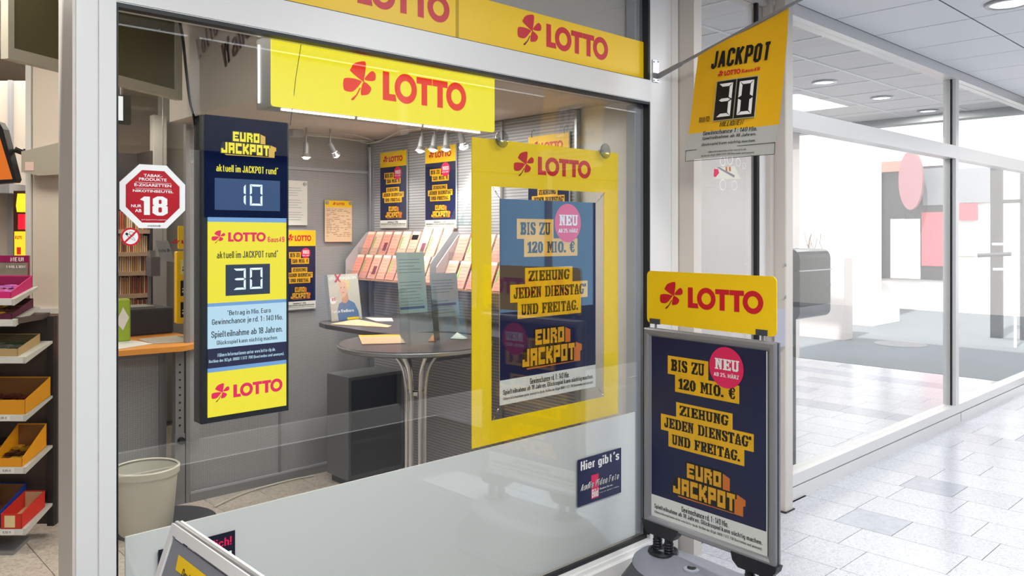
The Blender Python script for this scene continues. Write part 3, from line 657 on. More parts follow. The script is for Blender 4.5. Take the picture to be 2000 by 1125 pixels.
# manhole, bus shelter and railing outside
mh=MB(); mh.lathe((12.2,4.6,-.002),[(.36,0),(.36,.006),(.3,.008)],24); tag(mh.build('manhole_cover',mat('iron',(150,150,150),.5),origin=(12.2,4.6,0)),'round iron manhole cover in the shaded paving','cover')
fs2=Fr((14.0,0,0),(0,-1,0))
bs=thing('street_shelter','grey framed glass shelter seen through the right panes','shelter',(14.,3.2,0))
for pa,pb,nm in (((1934,322),(1956,432),'dark_post'),((1992,330),(1999,432),'thin_post'),((1956,390),(1996,396),'cross_rail'),((1934,318),(1996,330),'roof_edge')):
    a=fs2.loc(*pa); b=fs2.loc(*pb); lo=0 if 'post' in nm else b[1]
    MB().fbox(fs2,a[0],lo,b[0],a[1],-.1,0).build(nm,mat('shelter_grey',(60,60,62),.6),bs)
rl=thing('street_railing','thin white looped railing outside at the right edge','railing',(13.,3.4,0))
f13=Fr((13.0,0,0),(0,-1,0)); P=[f13.loc(*p) for p in ((1938,477),(1976,477),(1983,484),(1983,520),(1979,526),(1940,526))]
MB().tube([f13.p(u,v,0) for u,v in P],.02,8).build('loop_rail',M_white2,rl)
MB().tube([f13.p(*f13.loc(1910,499),0),f13.p(*f13.loc(1975,496),0)],.03,8).build('dark_bar',M_dkgrey,rl)
MB().cyl(f13.p(P[3][0],0,0),f13.p(P[3][0],P[3][1],0),.02).build('rail_leg',M_white2,rl)
# ================================================================== THINGS ON THE FACADE
# ---- stickers on the glass
def sticker(name,label,fr,u0,v0,u1,v1,m,th=.0008):
    t=thing(name,label,'sticker',tuple(fr.p((u0+u1)/2,v0,0)))
    MB().fbox(fr,u0,v0,u1,v1,0,th).build('backing',m,t); return t
fgl=Fr((0,2.3875,0),(1,0,0))
oc=thing('age_limit_sticker','large white edged red octagon sticker about tobacco from age 18 on the shop window','sticker',tuple(fgl.p(*fgl.loc(299,447))))
cu,cv=fgl.loc(299,384); hw=(fgl.loc(363,384)[0]-fgl.loc(235,384)[0])/2; 
def octa(r): return [(cu+r/math.cos(math.pi/8)*math.cos(math.pi/8+math.pi/4*i),cv+r/math.cos(math.pi/8)*math.sin(math.pi/8+math.pi/4*i)) for i in range(8)]
MB().prism(fgl,octa(hw),0,.001).build('white_border',M_whp,oc)
MB().poly(fgl,octa(hw*.82),.0015).build('red_field',mat('octagon_red',(186,18,34),.35,noise=.25,nscale=6),oc)
a=MB()
for t,pa,pb,bo in (('TABAK-',(280,339.5),(316.6,346.9),.02),('PRODUKTE',(271,346.5),(325,354.8),.02),('E-ZIGARETTEN',(262,357.7),(334,366.2),.02),('NIKOTINBEUTEL',(259,369.6),(338,377.5),.02),('18',(273,382.5),(327,421.5),.055),('NUR',(255.6,399),(276,405.3),.02),('AB',(263,408),(276,414.5),.02),('§10 Jugendschutzgesetz',(276,428),(325,431),.01)):
    a.ptext(fgl,t,pa,pb,.002,bo,0,3 if t!='18' else 2)
uu=fgl.loc(264,356)[0]; uv=fgl.loc(334,356)[0]
for y in (355.9,367.8): v=fgl.loc(264,y)[1]; a.rect(fgl,uu,v,uv,v+.0008,.002)
a.build('lettering',M_whp,oc)
MB().ptext(fgl,'www.bvte.de',(288,439),(313,442.5),.002).build('small_lettering',M_dkgrey,oc)
ns=thing('no_smoking_sticker','small round no smoking sticker, red ring over a cigarette, under the octagon','sticker',tuple(fgl.p(*fgl.loc(254,481))))
nu,nv=fgl.loc(254.5,462.5); nr=(fgl.loc(273.5,462)[0]-fgl.loc(235.5,462)[0])/2
fg2=Fr((0,2.3862,0),(1,0,0))
MB().disc(fg2,nu,nv,nr,0).build('white_disc',M_whp,ns)
MB().ring(fg2,nu,nv,nr,nr*.8,.0006).prism(Fr(fg2.p(nu,nv,.0006),fg2.U+fg2.V,fg2.V-fg2.U),[(-nr*.85,-nr*.09),(nr*.85,-nr*.09),(nr*.85,nr*.09),(-nr*.85,nr*.09)],0,.0004).build('red_ring',M_red,ns)
f45=Fr(fg2.p(nu,nv,.0004),fg2.U*1-fg2.V*.8,fg2.V+fg2.U*.8)
MB().rect(f45,-nr*.62,-nr*.12,-nr*.35,nr*.12).build('cigarette_tip',M_blk,ns)
b=MB(); b.ring(f45,0,0,nr*.62,nr*.58,0,30,nr*.14,nr*.1); b.ring(f45,-nr*.1,nr*.35,nr*.3,nr*.26,0,20,nr*.2,nr*.17); b.build('cigarette_outline',M_blk,ns)
hg=fgl.loc(1128,991); hh_=fgl.loc(1213,874)
hs=sticker('magazine_sticker','dark blue Hier gibt\'s sticker on the white lower part of the shop window',fgl,hg[0],hg[1],hh_[0],hh_[1],mat('sticker_navy',(30,36,78),.4,noise=.2,nscale=4))
Z=zz(4,1100,860); 
MB().ptext(fgl,'Hier gibt´s',Z(135,165),Z(435,165),.0014,.04).build('headline_lettering',M_whp,hs)
a0=fgl.loc(*Z(218,275)); a1=fgl.loc(*Z(275,440)); MB().rect(fgl,a0[0],a1[1],a1[0],a0[1],.0012).build('red_block',M_pink,hs)
MB().ptext(fgl,'Audio Video Foto',Z(132,345),Z(434,300),.0024,.07,.25).build('title_outline',M_whp,hs)
MB().ptext(fgl,'Audio Video Foto',Z(134,348),Z(432,300),.003,-.03,.25).build('title_lettering',M_blk,hs)
MB().ptext(fgl,'Bild',Z(222,385),Z(272,432),.002,.03).build('block_lettering',M_whp,hs)
MB().ptext(fgl,'Glauben Sie nur,',Z(282,372),Z(388,352),.0014).ptext(fgl,'was wir gehört haben',Z(282,405),Z(434,362),.0014).build('small_lettering',M_whp,hs)
la_=fgl.loc(309,1078); lb_=fgl.loc(459,1035); 
bs_=sticker('magazine_sticker','dark sticker with pink and white words behind the leaning frame sign at the bottom',fgl,la_[0],.40,lb_[0],lb_[1],mat('sticker_black',(20,22,40),.4))
Z=zz(4,230,960)
a=fgl.loc(*Z(888,345)); d=fgl.loc(*Z(740,440)); MB().text(fgl,'erhältlich!',a[0]-.15,fgl.loc(*Z(888,410))[1],a[0],a[1],.0014,.02).build('pink_lettering',M_pink,bs_)
a=fgl.loc(*Z(888,455)); MB().text(fgl,'MARKT',a[0]-.12,a[1]-.07,a[0],a[1],.0014,.03).build('white_lettering',M_whp,bs_)
# window clings on the door glass
fdg=Fr((0,2.378,0),(1,0,0)); wc=thing('window_cling','faded colourful picture cling on the door pane under the flag','sticker',tuple(fdg.p(*fdg.loc(1425,370))))
Zc=zz(4.326,1250,280)
def cp(pts,n,name,m): MB().poly(fdg,[fdg.loc(*Zc(*p)) for p in pts],n).build(name,m,wc)
cp([(640,300),(640,210),(800,190),(850,300)],.0003,'pale_field',mat('cling_pale',(232,230,214),.6))
cp([(625,215),(660,218),(668,250),(640,285),(620,280)],.0006,'pink_patch',M_pink)
cp([(650,205),(665,200),(800,270),(795,290)],.0008,'grey_bar',mat('cling_grey',(150,140,150),.6))
cp([(722,200),(735,195),(738,235),(724,236)],.0009,'orange_strip',M_or)
cp([(750,200),(765,195),(768,235),(752,236)],.0009,'orange_strip',M_or)
for cx,cy,r in ((700,150,45),(760,135,50),(830,160,40),(880,190,30),(700,350,50),(800,355,45)):
    u,v=fdg.loc(*Zc(cx,cy)); k=r*.00062; MB().ring(fdg,u,v,k,k*.82,.0004,18).build('white_curl',M_whp,wc)

# ---- yellow framed acrylic poster display hanging behind the glass
fy=Fr((0,2.43,0),(1,0,0)); a=fy.loc(922,270); b=fy.loc(1207,808); U0,V1,U1,V0=a[0],1.992,b[0],.745
hp=thing('hanging_poster_display','large yellow framed clear poster display hung by two suckers inside the shop window','display',tuple(fy.p((U0+U1)/2,V0)))
iu0,iv1=fy.loc(960,364); iu1,_=fy.loc(1180,500); iv0=fy.loc(962,822)[1]
m=MB(); m.fbox(fy,U0,V0,U1,iv0,-.004,0).fbox(fy,U0,iv1,U1,V1,-.004,0).fbox(fy,U0,iv0,iu0,iv1,-.004,0).fbox(fy,iu1,iv0,U1,iv1,-.004,0); m.build('yellow_border',M_yel_film,hp)
lotto_logo(fy,*wordbox(fy,(1050.6,306),(1050.6,341),(1153.4,340)),.0008,(M_red,M_stem),hp)
pa=fy.loc(976,388); pb=fy.loc(1163,755)
MB().fbox(fy,pa[0],pb[1],pb[0],pa[1],-.002,0).build('poster_sheet',M_paper,hp)
poster(fy,pa[0],pb[1],pb[0],pa[1],.0008,hp)
for (x,y),(x2,y2) in (((iu0,iv1),(pa[0],pa[1])),((iu1,iv1),(pb[0],pa[1])),((iu0,iv0),(pa[0],pb[1])),((iu1,iv0),(pb[0],pb[1]))):
    q=MB(); pts=[]
    for i in range(49):
        t=i/48; r=.0035 if 8<i<40 else 0; pts.append(fy.p(x+(x2-x)*t+r*math.cos(i*1.3),y+(y2-y)*t+r*math.sin(i*1.3),.004))
    q.tube(pts,.0012,5); q.build('tension_spring',M_chrome,hp)
for px,py in ((971,273),(1173,296)):
    u,v=fy.loc(px,py); c=fy.p(u,v,0)
    q=MB(); R=[]
    for r,n in ((.008,.0),(.012,.012),(.034,.026),(.036,.031),(.033,.028),(.006,.016)):
        R.append([fy.p(u+r*math.cos(2*math.pi*i/24),v+r*math.sin(2*math.pi*i/24),n) for i in range(24)])
    q.loft(R); o=q.build('suction_cup',glass_mat('sucker_clear',(.78,.8,.8),1.6,.1),hp,smooth=True)
    MB().cyl(fy.p(u,v,-.008),fy.p(u,v,.014),.009).build('sucker_knob',M_alu2,o,smooth=True)

# ---- lit LOTTO box
fl_=Fr((0,2.46,0),(1,0,0)); lb=thing('light_box','long glowing yellow LOTTO light box hung inside the top of the shop window','sign',(1.75,2.5,2.02))
bx0,bx1,bz0,bz1=1.234,2.227,2.026,2.262
MB().box((bx0,2.466,bz0),(bx1,2.568,bz1)).build('housing',M_alu2,lb)
MB().prism(Fr((0,2.466,0),(1,0,0)),rrect(bx0,bz0,bx1,bz1,.012),0,.006).build('lit_face',E_yel,lb)
Z=zz(4,500,50); wbx=wordbox(fl_,Z(990,355),Z(990,580),Z(1640,560))
lotto_logo(Fr((0,2.4594,0),(1,0,0)),*wbx,0,(E_red,E_red),lb)
for i in range(3): 
    a=bx0+.05+i*.30; MB().box((a,2.485,bz0-.006),(a+.285,2.492,bz0)).build('light_strip',E_strip,lb)
MB().box((bx0-.004,2.545,bz0+.02),(bx0,2.55,bz1-.02)).build('side_light_strip',E_strip,lb)
cb=MB(); cb.tube([at(590,76,Y=2.455),at(578,150,Y=2.455),at(567,245,Y=2.47)],.0012,5); tag(cb.build('thin_cable',M_blk,origin=at(567,245,Y=2.47)),'thin dark cord running down across the glowing light box face','cable')

# ---- tall digital jackpot display
fe=Fr((0,2.5,0),(1,0,0)); x0,x1,z0,z1=1.02,1.318,1.002,1.98
ed=thing('jackpot_display','tall black lit display with the jackpots 10 and 30 behind the window','display',(1.18,2.53,1.0))
MB().box((x0,2.503,z0),(x1,2.565,z1)).build('housing',mat('display_black',(36,40,46),.45),ed)
Z6=zz(3.75,380,220); Z7=zz(3.31,380,500)
def er(pa,pb,n,name,m): a=fe.loc(*pa); b=fe.loc(*pb); return MB().rect(fe,a[0],b[1],b[0],a[1],n).build(name,m,ed)
fx0=fe.loc(*Z6(95,800))[0]; fx1=fe.loc(*Z6(672,800))[0]
zt=fe.loc(*Z6(95,60))[1]; zb=fe.loc(*Z7(78,1048))[1]
# upper navy screen with a soft glow behind the logo
mg=D.materials.new('lit_navy_glow'); mg.use_nodes=True; nt=mg.node_tree; nt.nodes.clear()
o_=nt.nodes.new('ShaderNodeOutputMaterial'); e_=nt.nodes.new('ShaderNodeEmission'); tc=nt.nodes.new('ShaderNodeTexCoord'); mp=nt.nodes.new('ShaderNodeMapping'); gr=nt.nodes.new('ShaderNodeTexGradient'); gr.gradient_type='SPHERICAL'; cr=nt.nodes.new('ShaderNodeValToRGB')
gc=fe.loc(484,272); mp.inputs['Location'].default_value=(-(gc[0]-1.18)/.13,0,-(gc[1]-1.0)/.085); mp.inputs['Scale'].default_value=(1/.13,0,1/.12)
cr.color_ramp.elements[0].color=rgb((12,22,56)); cr.color_ramp.elements[1].color=rgb((190,225,255)); e2=cr.color_ramp.elements.new(.35); e2.color=rgb((60,110,205))
for a,b in ((tc.outputs['Object'],mp.inputs[0]),(mp.outputs[0],gr.inputs[0]),(gr.outputs[0],cr.inputs[0]),(cr.outputs[0],e_.inputs[0]),(e_.outputs[0],o_.inputs[0])): nt.links.new(a,b)
zs=fe.loc(*Z6(95,765))[1]
MB().rect(fe,x0+.008,zs,x1-.006,zt+.02,0).build('navy_screen',mg,ed)
euro_logo(fe,fe.loc(*Z6(185,300))[0],fe.loc(*Z6(190,300))[1],fe.loc(*Z6(597,300))[0],fe.loc(*Z6(270,130))[1],.0006,ed,E_yel,em('lit_gold',(235,190,70),.9),mat('screen_black',(10,12,24),.5))
Y6=[('aktuell im JACKPOT rund*',Z6(158,375),Z6(612,455),E_yel)]
for t,pa,pb,m in Y6: MB().ptext(fe,t,pa,pb,.0006,.02).build('yellow_lettering',m,ed)
er(Z6(147,477),Z6(625,722),.0006,'number_window',E_sc)
dg=MB(); a=fe.loc(*Z6(350,522)); b=fe.loc(*Z6(376,680)); seg7(dg,fe,b[0]-.035,b[1]+.0,.035,a[1]-b[1],'1',.0012,.009)
a=fe.loc(*Z6(402,522)); b=fe.loc(*Z6(498,685)); seg7(dg,fe,a[0],b[1],b[0]-a[0],a[1]-b[1],'0',.0012,.009); dg.build('number',E_dig,ed)
zy0=fe.loc(*Z6(95,799))[1]; zy1=fe.loc(*Z7(80,308))[1]; zp0=fe.loc(*Z7(80,330))[1]; zp1=fe.loc(*Z7(80,603))[1]; zn=fe.loc(*Z7(80,730))[1]; zm=fe.loc(*Z7(80,757))[1]
for a,b,nm,m in ((zy0,zs,'blue_band',E_mblue),(zy1,zy0,'yellow_field',E_yel),(zp0,zy1,'blue_band',E_mblue),(zp1,zp0,'pale_field',E_lblue),(zn,zp1,'navy_band',E_navy2),(zm,zn,'blue_band',E_mblue),(zb,zm,'yellow_field',E_yel)):
    MB().rect(fe,fx0,a,fx1,b,.0002).build(nm,m,ed)
E_pr=(E_pink,em('lit_stem',(150,60,20),.8))
lotto_logo(fe,*wordbox(fe,Z6(245,877),Z6(245,945),Z6(520,915)),.0008,E_pr,ed)
MB().ptext(fe,'6aus49',Z6(535,908),Z6(657,948),.0008,.03).build('small_lettering',E_pink,ed)
MB().ptext(fe,'aktuell im JACKPOT rund*',Z6(163,1015),Z6(610,1060),.0008,.012).build('dark_lettering',E_ink,ed)
er(Z7(200,57),Z7(487,243),.0006,'number_window',E_scd)
dg=MB(); 
for ch,ax,ay,bx,by in (('3',250,80,332,218),('0',355,75,440,212)):
    a=fe.loc(*Z7(ax,ay)); b=fe.loc(*Z7(bx,by)); seg7(dg,fe,a[0],b[1],b[0]-a[0],a[1]-b[1],ch,.0012,.009)
dg.build('number',E_dig,ed)
tx=MB()
for t,pa,pb in (('*Betrag in Mio. Euro',(210,352),(492,372)),('Gewinnchance je rd. 1 : 140 Mio.',(112,410),(570,418)),('Spielteilnahme ab 18 Jahren.',(108,488),(568,497)),('Glücksspiel kann süchtig machen.',(143,548),(537,543))):
    tx.ptext(fe,t,Z7(*pa),Z7(*pb),.0008,.005)
tx.build('dark_lettering',E_ink,ed)
tx=MB(); tx.ptext(fe,'Nähere Informationen unter www.lotto-rlp.de.',Z7(148,628),Z7(523,617),.0008,.012).ptext(fe,'Hotline der BZgA: 0800 1 372 700 (kostenlos und anonym).',Z7(92,672),Z7(578,643),.0008,.012); tx.build('white_lettering',E_lblue,ed)
lotto_logo(fe,*wordbox(fe,Z7(250,832),Z7(250,915),Z7(567,840)),.0008,E_pr,ed)
cb=MB(); cb.tube(spline([at(349,34,Y=2.47),at(357,75,Y=2.5),at(364,140,Y=2.52),at(372,200,Y=2.53),at(384,240,Y=2.57)],5),.0045,6)
cb.tube(spline([at(352,50,Y=2.49),at(362,120,Y=2.52),at(374,205,Y=2.54),at(383,262,Y=2.57)],5),.0025,6)
tag(cb.build('display_cable',M_blk,origin=at(384,240,Y=2.57)),'black cable bundle rising from the tall lit display to the ceiling','cable')

# ---- flag banner on a slanted pole
bk=thing('flag_pole','grey slanted pole in a wall bracket right of the shop window','pole',(3.19,2.35,2.40))
fpz=Fr((0,2.348,0),(1,0,0)); a=fpz.loc(1274,116); b=fpz.loc(1286,162)
MB().prism(fpz,rrect(a[0],b[1],b[0],a[1],.004,2),-.002,.004).build('bracket_plate',M_alu,bk)
for px,py in ((1276,121),(1284,121),(1276,157),(1284,157)):
    u,v=fpz.loc(px,py); MB().cyl(fpz.p(u,v,.004),fpz.p(u,v,.006),.003,k=8).build('screw',M_dkgrey,bk)
PB=V3((3.2,2.345,2.375)); P1=V3((3.2,2.121,2.437)); P2=V3((3.2,1.662,2.577)); dv=(P2-P1).normalized()
MB().cyl(PB,PB+dv*.14,.013,.011).build('socket',M_alu2,bk,smooth=True)
MB().cyl(PB+dv*.13,P2+dv*.12,.0075).build('rod',M_alu2,bk,smooth=True)
class WFr(Fr):
    def p(s,u,v,n=0): return s.O+s.U*u+s.V*v+s.N*(n+.005*math.sin(u*16+1)+.004*math.sin(v*13))
fbn=WFr((3.196,2.0,2.47),(0,-1,0),(.14,0,.99))
bn=thing('jackpot_flag','yellow hanging flag with the word JACKPOT and a black number 30 plate','flag',(3.2,1.9,2.0))
Lp=[(1362,108),(1360,125),(1355,160),(1352,200),(1348,240),(1344,262),(1337,284),(1336,312)]; Rp=[(1541,17),(1538,60),(1533,110),(1530,150),(1526,205),(1522,243),(1515,268),(1513,300)]
Lc=[fbn.loc(*p) for p in Lp]; Rc=[fbn.loc(*p) for p in Rp]
Lc=[(p.x,p.y) for p in spline([(a,b,0) for a,b in Lc],6)]; Rc=[(p.x,p.y) for p in spline([(a,b,0) for a,b in Rc],6)]
def cloth(rows,n,name,m,th=.0015):
    mb=MB(); K=44
    for off in (n,n-th):
        vs=[]
        for i in rows:
            for j in range(K+1):
                t=j/K; vs.append(fbn.p(Lc[i][0]+(Rc[i][0]-Lc[i][0])*t,Lc[i][1]+(Rc[i][1]-Lc[i][1])*t,off))
        fs=[(i*(K+1)+j,(i+1)*(K+1)+j,(i+1)*(K+1)+j+1,i*(K+1)+j+1) for i in range(len(rows)-1) for j in range(K)]
        mb.add(vs,fs if off==n else [f[::-1] for f in fs])
    return mb.build(name,m,bn,smooth=True)
cut=30
cloth(list(range(0,cut+1)),0,'yellow_cloth',mat('flag_yellow',(236,180,0),.6))
cloth(list(range(cut,len(Lc))),0,'grey_cloth',mat('flag_grey',(186,188,186),.6))
ZB=zz(3.31,1240,0)
MB().ptext(fbn,'JACKPOT',ZB(500,335),ZB(868,385),.003,.055,.1).build('headline_lettering',M_blk,bn)
lotto_logo(fbn,*wordbox(fbn,ZB(583,460),ZB(583,491),ZB(683,460)),.003,(M_red,M_stem),bn)
MB().ptext(fbn,'6aus49',ZB(692,447),ZB(802,452),.003,.03).build('small_lettering',M_red,bn)
q1=fbn.loc(*ZB(540,533)); q2=fbn.loc(*ZB(775,755)); fpl=fbn
w2=(q2[0]-q1[0]+.0); hgt=q1[1]-q2[1]
for i,ch in enumerate('30'):
    ua=q1[0]+i*(w2/2+.002); ub=ua+w2/2-.002
    pmat=MB().fbox(fpl,ua-.004,q2[1]-.004,ub+.003,q1[1]+.004,.003,.007).build('number_plate',mat('plate_clear',(176,170,140),.3),bn)
    MB().rect(fpl,ua,q2[1],ub,q1[1],.0075).build('black_field',M_blk,pmat)
    s=MB(); seg7(s,fpl,ua+(ub-ua)*.12,q2[1]+hgt*.06,(ub-ua)*.76,hgt*.88,ch,.0085,(ub-ua)*.2); s.build('number',M_whp,pmat)
MB().ptext(fbn,'RUND',ZB(422,760),ZB(488,790),.003,.01).build('caption_lettering',M_blk,bn)
MB().ptext(fbn,'MILLIONEN',ZB(557,790),ZB(707,808),.003,.01,.2).build('caption_lettering',M_blk,bn)
tx=MB()
for t,pa,pb in (('Gewinnchance 1 : 140 Mio.',(447,852),(790,843)),('Spielteilnahme ab 18 Jahren.',(440,889),(782,878)),('Glücksspiel kann süchtig machen.',(435,930),(778,918)),('Nähere Informationen unter www.lotto.de.',(478,978),(720,970)),('Hotline der BZgA: 0800 1 372 700 (kostenlos und anonym).',(430,1004),(770,990))):
    tx.ptext(fbn,t,ZB(*pa),ZB(*pb),.003,.004,.12)
tx.build('footer_lettering',M_blk,bn)
a=fbn.loc(*ZB(322,972)); b=fbn.loc(*ZB(903,998)); bb=MB()
for i in range(1): 
    u0,v1=a[0]+.004,a[1]-.003; u1=b[0]; v0=b[1]
    bb.rect(fbn,u0,v0,u1,v0+.0025,.003).rect(fbn,u0,v1,u1,v1+.0025,.003).rect(fbn,u0,v0,u0+.0025,v1,.003).rect(fbn,u1-.0025,v0,u1,v1,.003)
bb.build('footer_border',M_blk,bn)
# smoke detector / round fitting over the door
u,v=fp.loc(1507,8); fq=Fr((0,2.353,0),(1,0,0)); u,v=fq.loc(1507,6)
s=MB(); s.cyl(fq.p(u,v,0),fq.p(u,v,.03),.028,.026,24); t=thing('door_sensor','small round white sensor on the frame above the door','sensor',tuple(fq.p(u,v,0))); s.build('body',M_white,t,smooth=True); MB().cyl(fq.p(u,v,.03),fq.p(u,v,.033),.008).build('lens',M_dkgrey,t)
# grey plate on the door post
fqq=Fr((0,2.25,0),(1,0,0)); a=fqq.loc(1512,605); b=fqq.loc(1532,676); MB_=MB().fbox(fqq,a[0],b[1],b[0],a[1],0,.004)
tag(MB_.build('grey_plate',mat('plate_lilac',(176,174,186),.5),origin=fqq.p(a[0],b[1],0)),'blank grey plate on the door post behind the yellow LOTTO topper','sign')
# ash bin behind the glazing
ab=thing('wall_bin','black wall bin with a rounded top seen through the glazing beside the door post','bin',(5.15,2.6,1.05))
p0=at(1562,487,Y=2.5); p1=at(1622,617,Y=2.5); xA,xB=p0.x,p1.x; zA,zB=p1.z,p0.z
def prof(z0_,z1_,r0,r1,x0_,x1_):
    P=[(2.72,z0_),(2.5+r0,z0_)]+[(2.5+r0-r0*math.sin(t),z0_+r0-r0*math.cos(t)) for t in (.4,.8,1.2,1.57)]+[(2.5+r1-r1*math.cos(t),z1_-r1+r1*math.sin(t)) for t in (0,.4,.8,1.2,1.57)]+[(2.72,z1_)]
    return MB().loft([[(x0_,y,z) for y,z in P],[(x1_,y,z) for y,z in P]])
M_bin=mat('bin_dark',(38,37,42),.35)
prof(zB-.14,zB,.002,.06,xA,xB).build('lid',M_bin,ab); prof(zA+.09,zB-.145,.002,.002,xA,xB).build('body',M_bin,ab); prof(zA,zA+.088,.05,.002,xA,xB).build('reflection_band',mat('bin_reflection_grey',(104,104,112),.3),ab)  # lowest part paler: a reflection in the glazing put into its colour
MB().box((xA-.01,2.494,zB-.1465),(xB+.01,2.5,zB-.1385)).build('trim_strip',M_alu,ab)
MB().box(((xA+xB)/2-.04,2.66,0),((xA+xB)/2+.04,2.74,zA+.1)).build('post',M_bin,ab)
# ================================================================== WIND SIGN IN FRONT
SL=V3((2.911,2.202,0)); SR=V3((2.856,1.534,0)); fst=Fr(SL,SR-SL)
W_=(SR-SL).length; Zs=zz(2.32,1240,640)
ws=thing('pavement_sign','grey framed pavement sign with jackpot poster and yellow LOTTO topper on a plastic foot','sign',tuple((SL+SR)/2))
ztop=fst.loc(1261.5,642)[1]; zbot=fst.loc(1259,1019)[1]
ztop=(ztop+fst.loc(1516,667)[1])/2; zbot=(zbot+fst.loc(1520,1108)[1])/2
def snap(parent,n0,sgn):
    bw_=.035
    for (u0,v0,u1,v1,kind) in ((0,zbot,W_,zbot+bw_,'h'),(0,ztop-bw_,W_,ztop,'h'),(0,zbot,bw_,ztop,'v'),(W_-bw_,zbot,W_,ztop,'v')):
        pr=[(0,0),(0,.010),(.006,.016),(.020,.016),(.030,.010),(bw_,.004),(bw_,0)]
        R=[]
        if kind=='h':
            top=v0>zbot+.1
            for e in (0,1):
                R.append([fst.p((u0+d) if e==0 else (u1-d),(v1-d) if top else (v0+d),sgn*(n0+n)) for d,n in pr])
        else:
            right=u0>.1
            for e in (0,1):
                R.append([fst.p((u1-d) if right else (u0+d),(v0+d) if e==0 else (v1-d),sgn*(n0+n)) for d,n in pr])
        MB().loft(R).build('frame_profile',M_alu2,parent)
core=MB().fbox(fst,.002,zbot+.002,W_-.002,ztop-.002,-.012,.0).build('core_panel',M_dkgrey,ws)
snap(ws,0,1); snap(ws,.014,-1)
pu0,pv1=fst.loc(*Zs(77,38)); pu1=fst.loc(*Zs(597,500))[0]; pv0=fst.loc(*Zs(77,852))[1]
pu0=max(pu0,.033); pu1=min(pu1,W_-.033)
MB().fbox(fst,pu0-.004,zbot+.03,pu1+.004,ztop-.03,0,.0015).build('poster_sheet',M_paper,ws)
poster(fst,pu0,zbot+.034,pu1,ztop-.034,.0025,ws)
# topper
a=fst.loc(1264,631); b=fst.loc(1517,540); tv0=(a[1]+fst.loc(1513,657)[1])/2; tv1=(b[1]+fst.loc(1270,529)[1])/2
tp=MB().prism(fst,rrect(a[0],tv0,b[0],tv1,.022),-.003,.001).build('topper_board',M_yel,ws)
Z8=zz(5,1240,500)
lotto_logo(fst,*wordbox(fst,Z8(520,305),Z8(514,503),Z8(1255,455)),.002,(M_red,M_stem),tp)
for pa,pb in (((155,607),(248,668)),((1190,712),(1298,782))):
    a=fst.loc(*Z8(*pa)); b=fst.loc(*Z8(*pb)); o=MB().fbox(fst,a[0],b[1],b[0],a[1],-.008,.008).build('topper_clip',M_dkgrey,ws)
    MB().cyl(fst.p((a[0]+b[0])/2,ztop-.005,-.002),fst.p((a[0]+b[0])/2,b[1],-.002),.005).build('clip_pin',M_alu2,o)
# feet brackets, sprung legs
for u0,u1 in ((-.005,.20),(W_-.20,W_+.012)):
    d=.03; mid=(u0+u1)/2
    MB().prism(fst,[(u0,zbot+.012),(u0+.008,zbot-.02),(u0+.035,zbot-.042),(u1-.035,zbot-.042),(u1-.008,zbot-.012),(u1,zbot+.012)] ,-.022,.02).build('corner_bracket',M_plb,ws)
    for k in (-.032,.032):
        q=MB(); q.cyl(fst.p(mid+k,.10,-.006),fst.p(mid+k,zbot-.03,-.006),.019,k=16)
        for i in range(12): 
            z=.11+i*.012; q.lathe(tuple(fst.p(mid+k,z,-.006)),[(.0192,0),(.0215,.003),(.0215,.006),(.0192,.009)],16,False)
        q.build('sprung_leg',M_plb,ws,smooth=True)
# plastic foot: a soft dome with two wells
cx,cy=((SL+SR)/2).x,((SL+SR)/2).y; aa=fst.U
def footring(su,sn,z,e=3.2,k=56):
    R=[]
    for i in range(k):
        t=2*math.pi*i/k; c,s=math.cos(t),math.sin(t); r=(abs(c)**e+abs(s)**e)**(-1/e)
        q=fst.p(W_/2+su*r*c,0,sn*r*s); R.append((q.x,q.y,z+.012*math.cos(2*t)*(1 if z>.06 else 0)))
    return R
b=MB(); b.loft([footring(.385,.30,.0),footring(.395,.31,.02),footring(.385,.30,.055)],True)
b.build('base_rim',mat('base_rim_grey',(120,122,130),.4),ws,smooth=True)
b=MB(); b.loft([footring(.385,.30,.055),footring(.375,.275,.09,2.8),footring(.36,.235,.125,2.6),footring(.345,.19,.155,2.6),footring(.335,.15,.172,2.6)],True)
b.build('base_dome',mat('base_shell_dark',(70,72,78),.4),ws,smooth=True)
b=MB(); b.loft([footring(.352,.178,.158,2.8),footring(.350,.165,.172,2.8),footring(.335,.125,.186,2.6),footring(.315,.09,.194,2.6),footring(.27,.05,.196,2.6),footring(.1,.02,.196,2.4)],True)
b.build('base_ridge',mat('base_ridge_grey',(136,139,148),.38),ws,smooth=True)
for u in (.098,W_-.10):
    MB().lathe(tuple(fst.p(u,.2085,-.006)),[(.0,-.002),(.052,-.001),(.058,.004),(.064,.004),(.068,-.006)],28,False,1,1).build('leg_well',M_plb,ws,smooth=True)
cap=MB().lathe(tuple(fst.p(W_/2-.06,.192,.02)),[(.034,-.01),(.034,0),(.028,.002),(.0,.002)],24,False).build('filler_cap',M_ltgrey,ws,smooth=True)
MB().lathe(tuple(fst.p(W_/2-.06,.195,.02)),[(.019,-.004),(.019,.001),(.0,.001)],20,False).build('cap_disc',M_plb,cap)

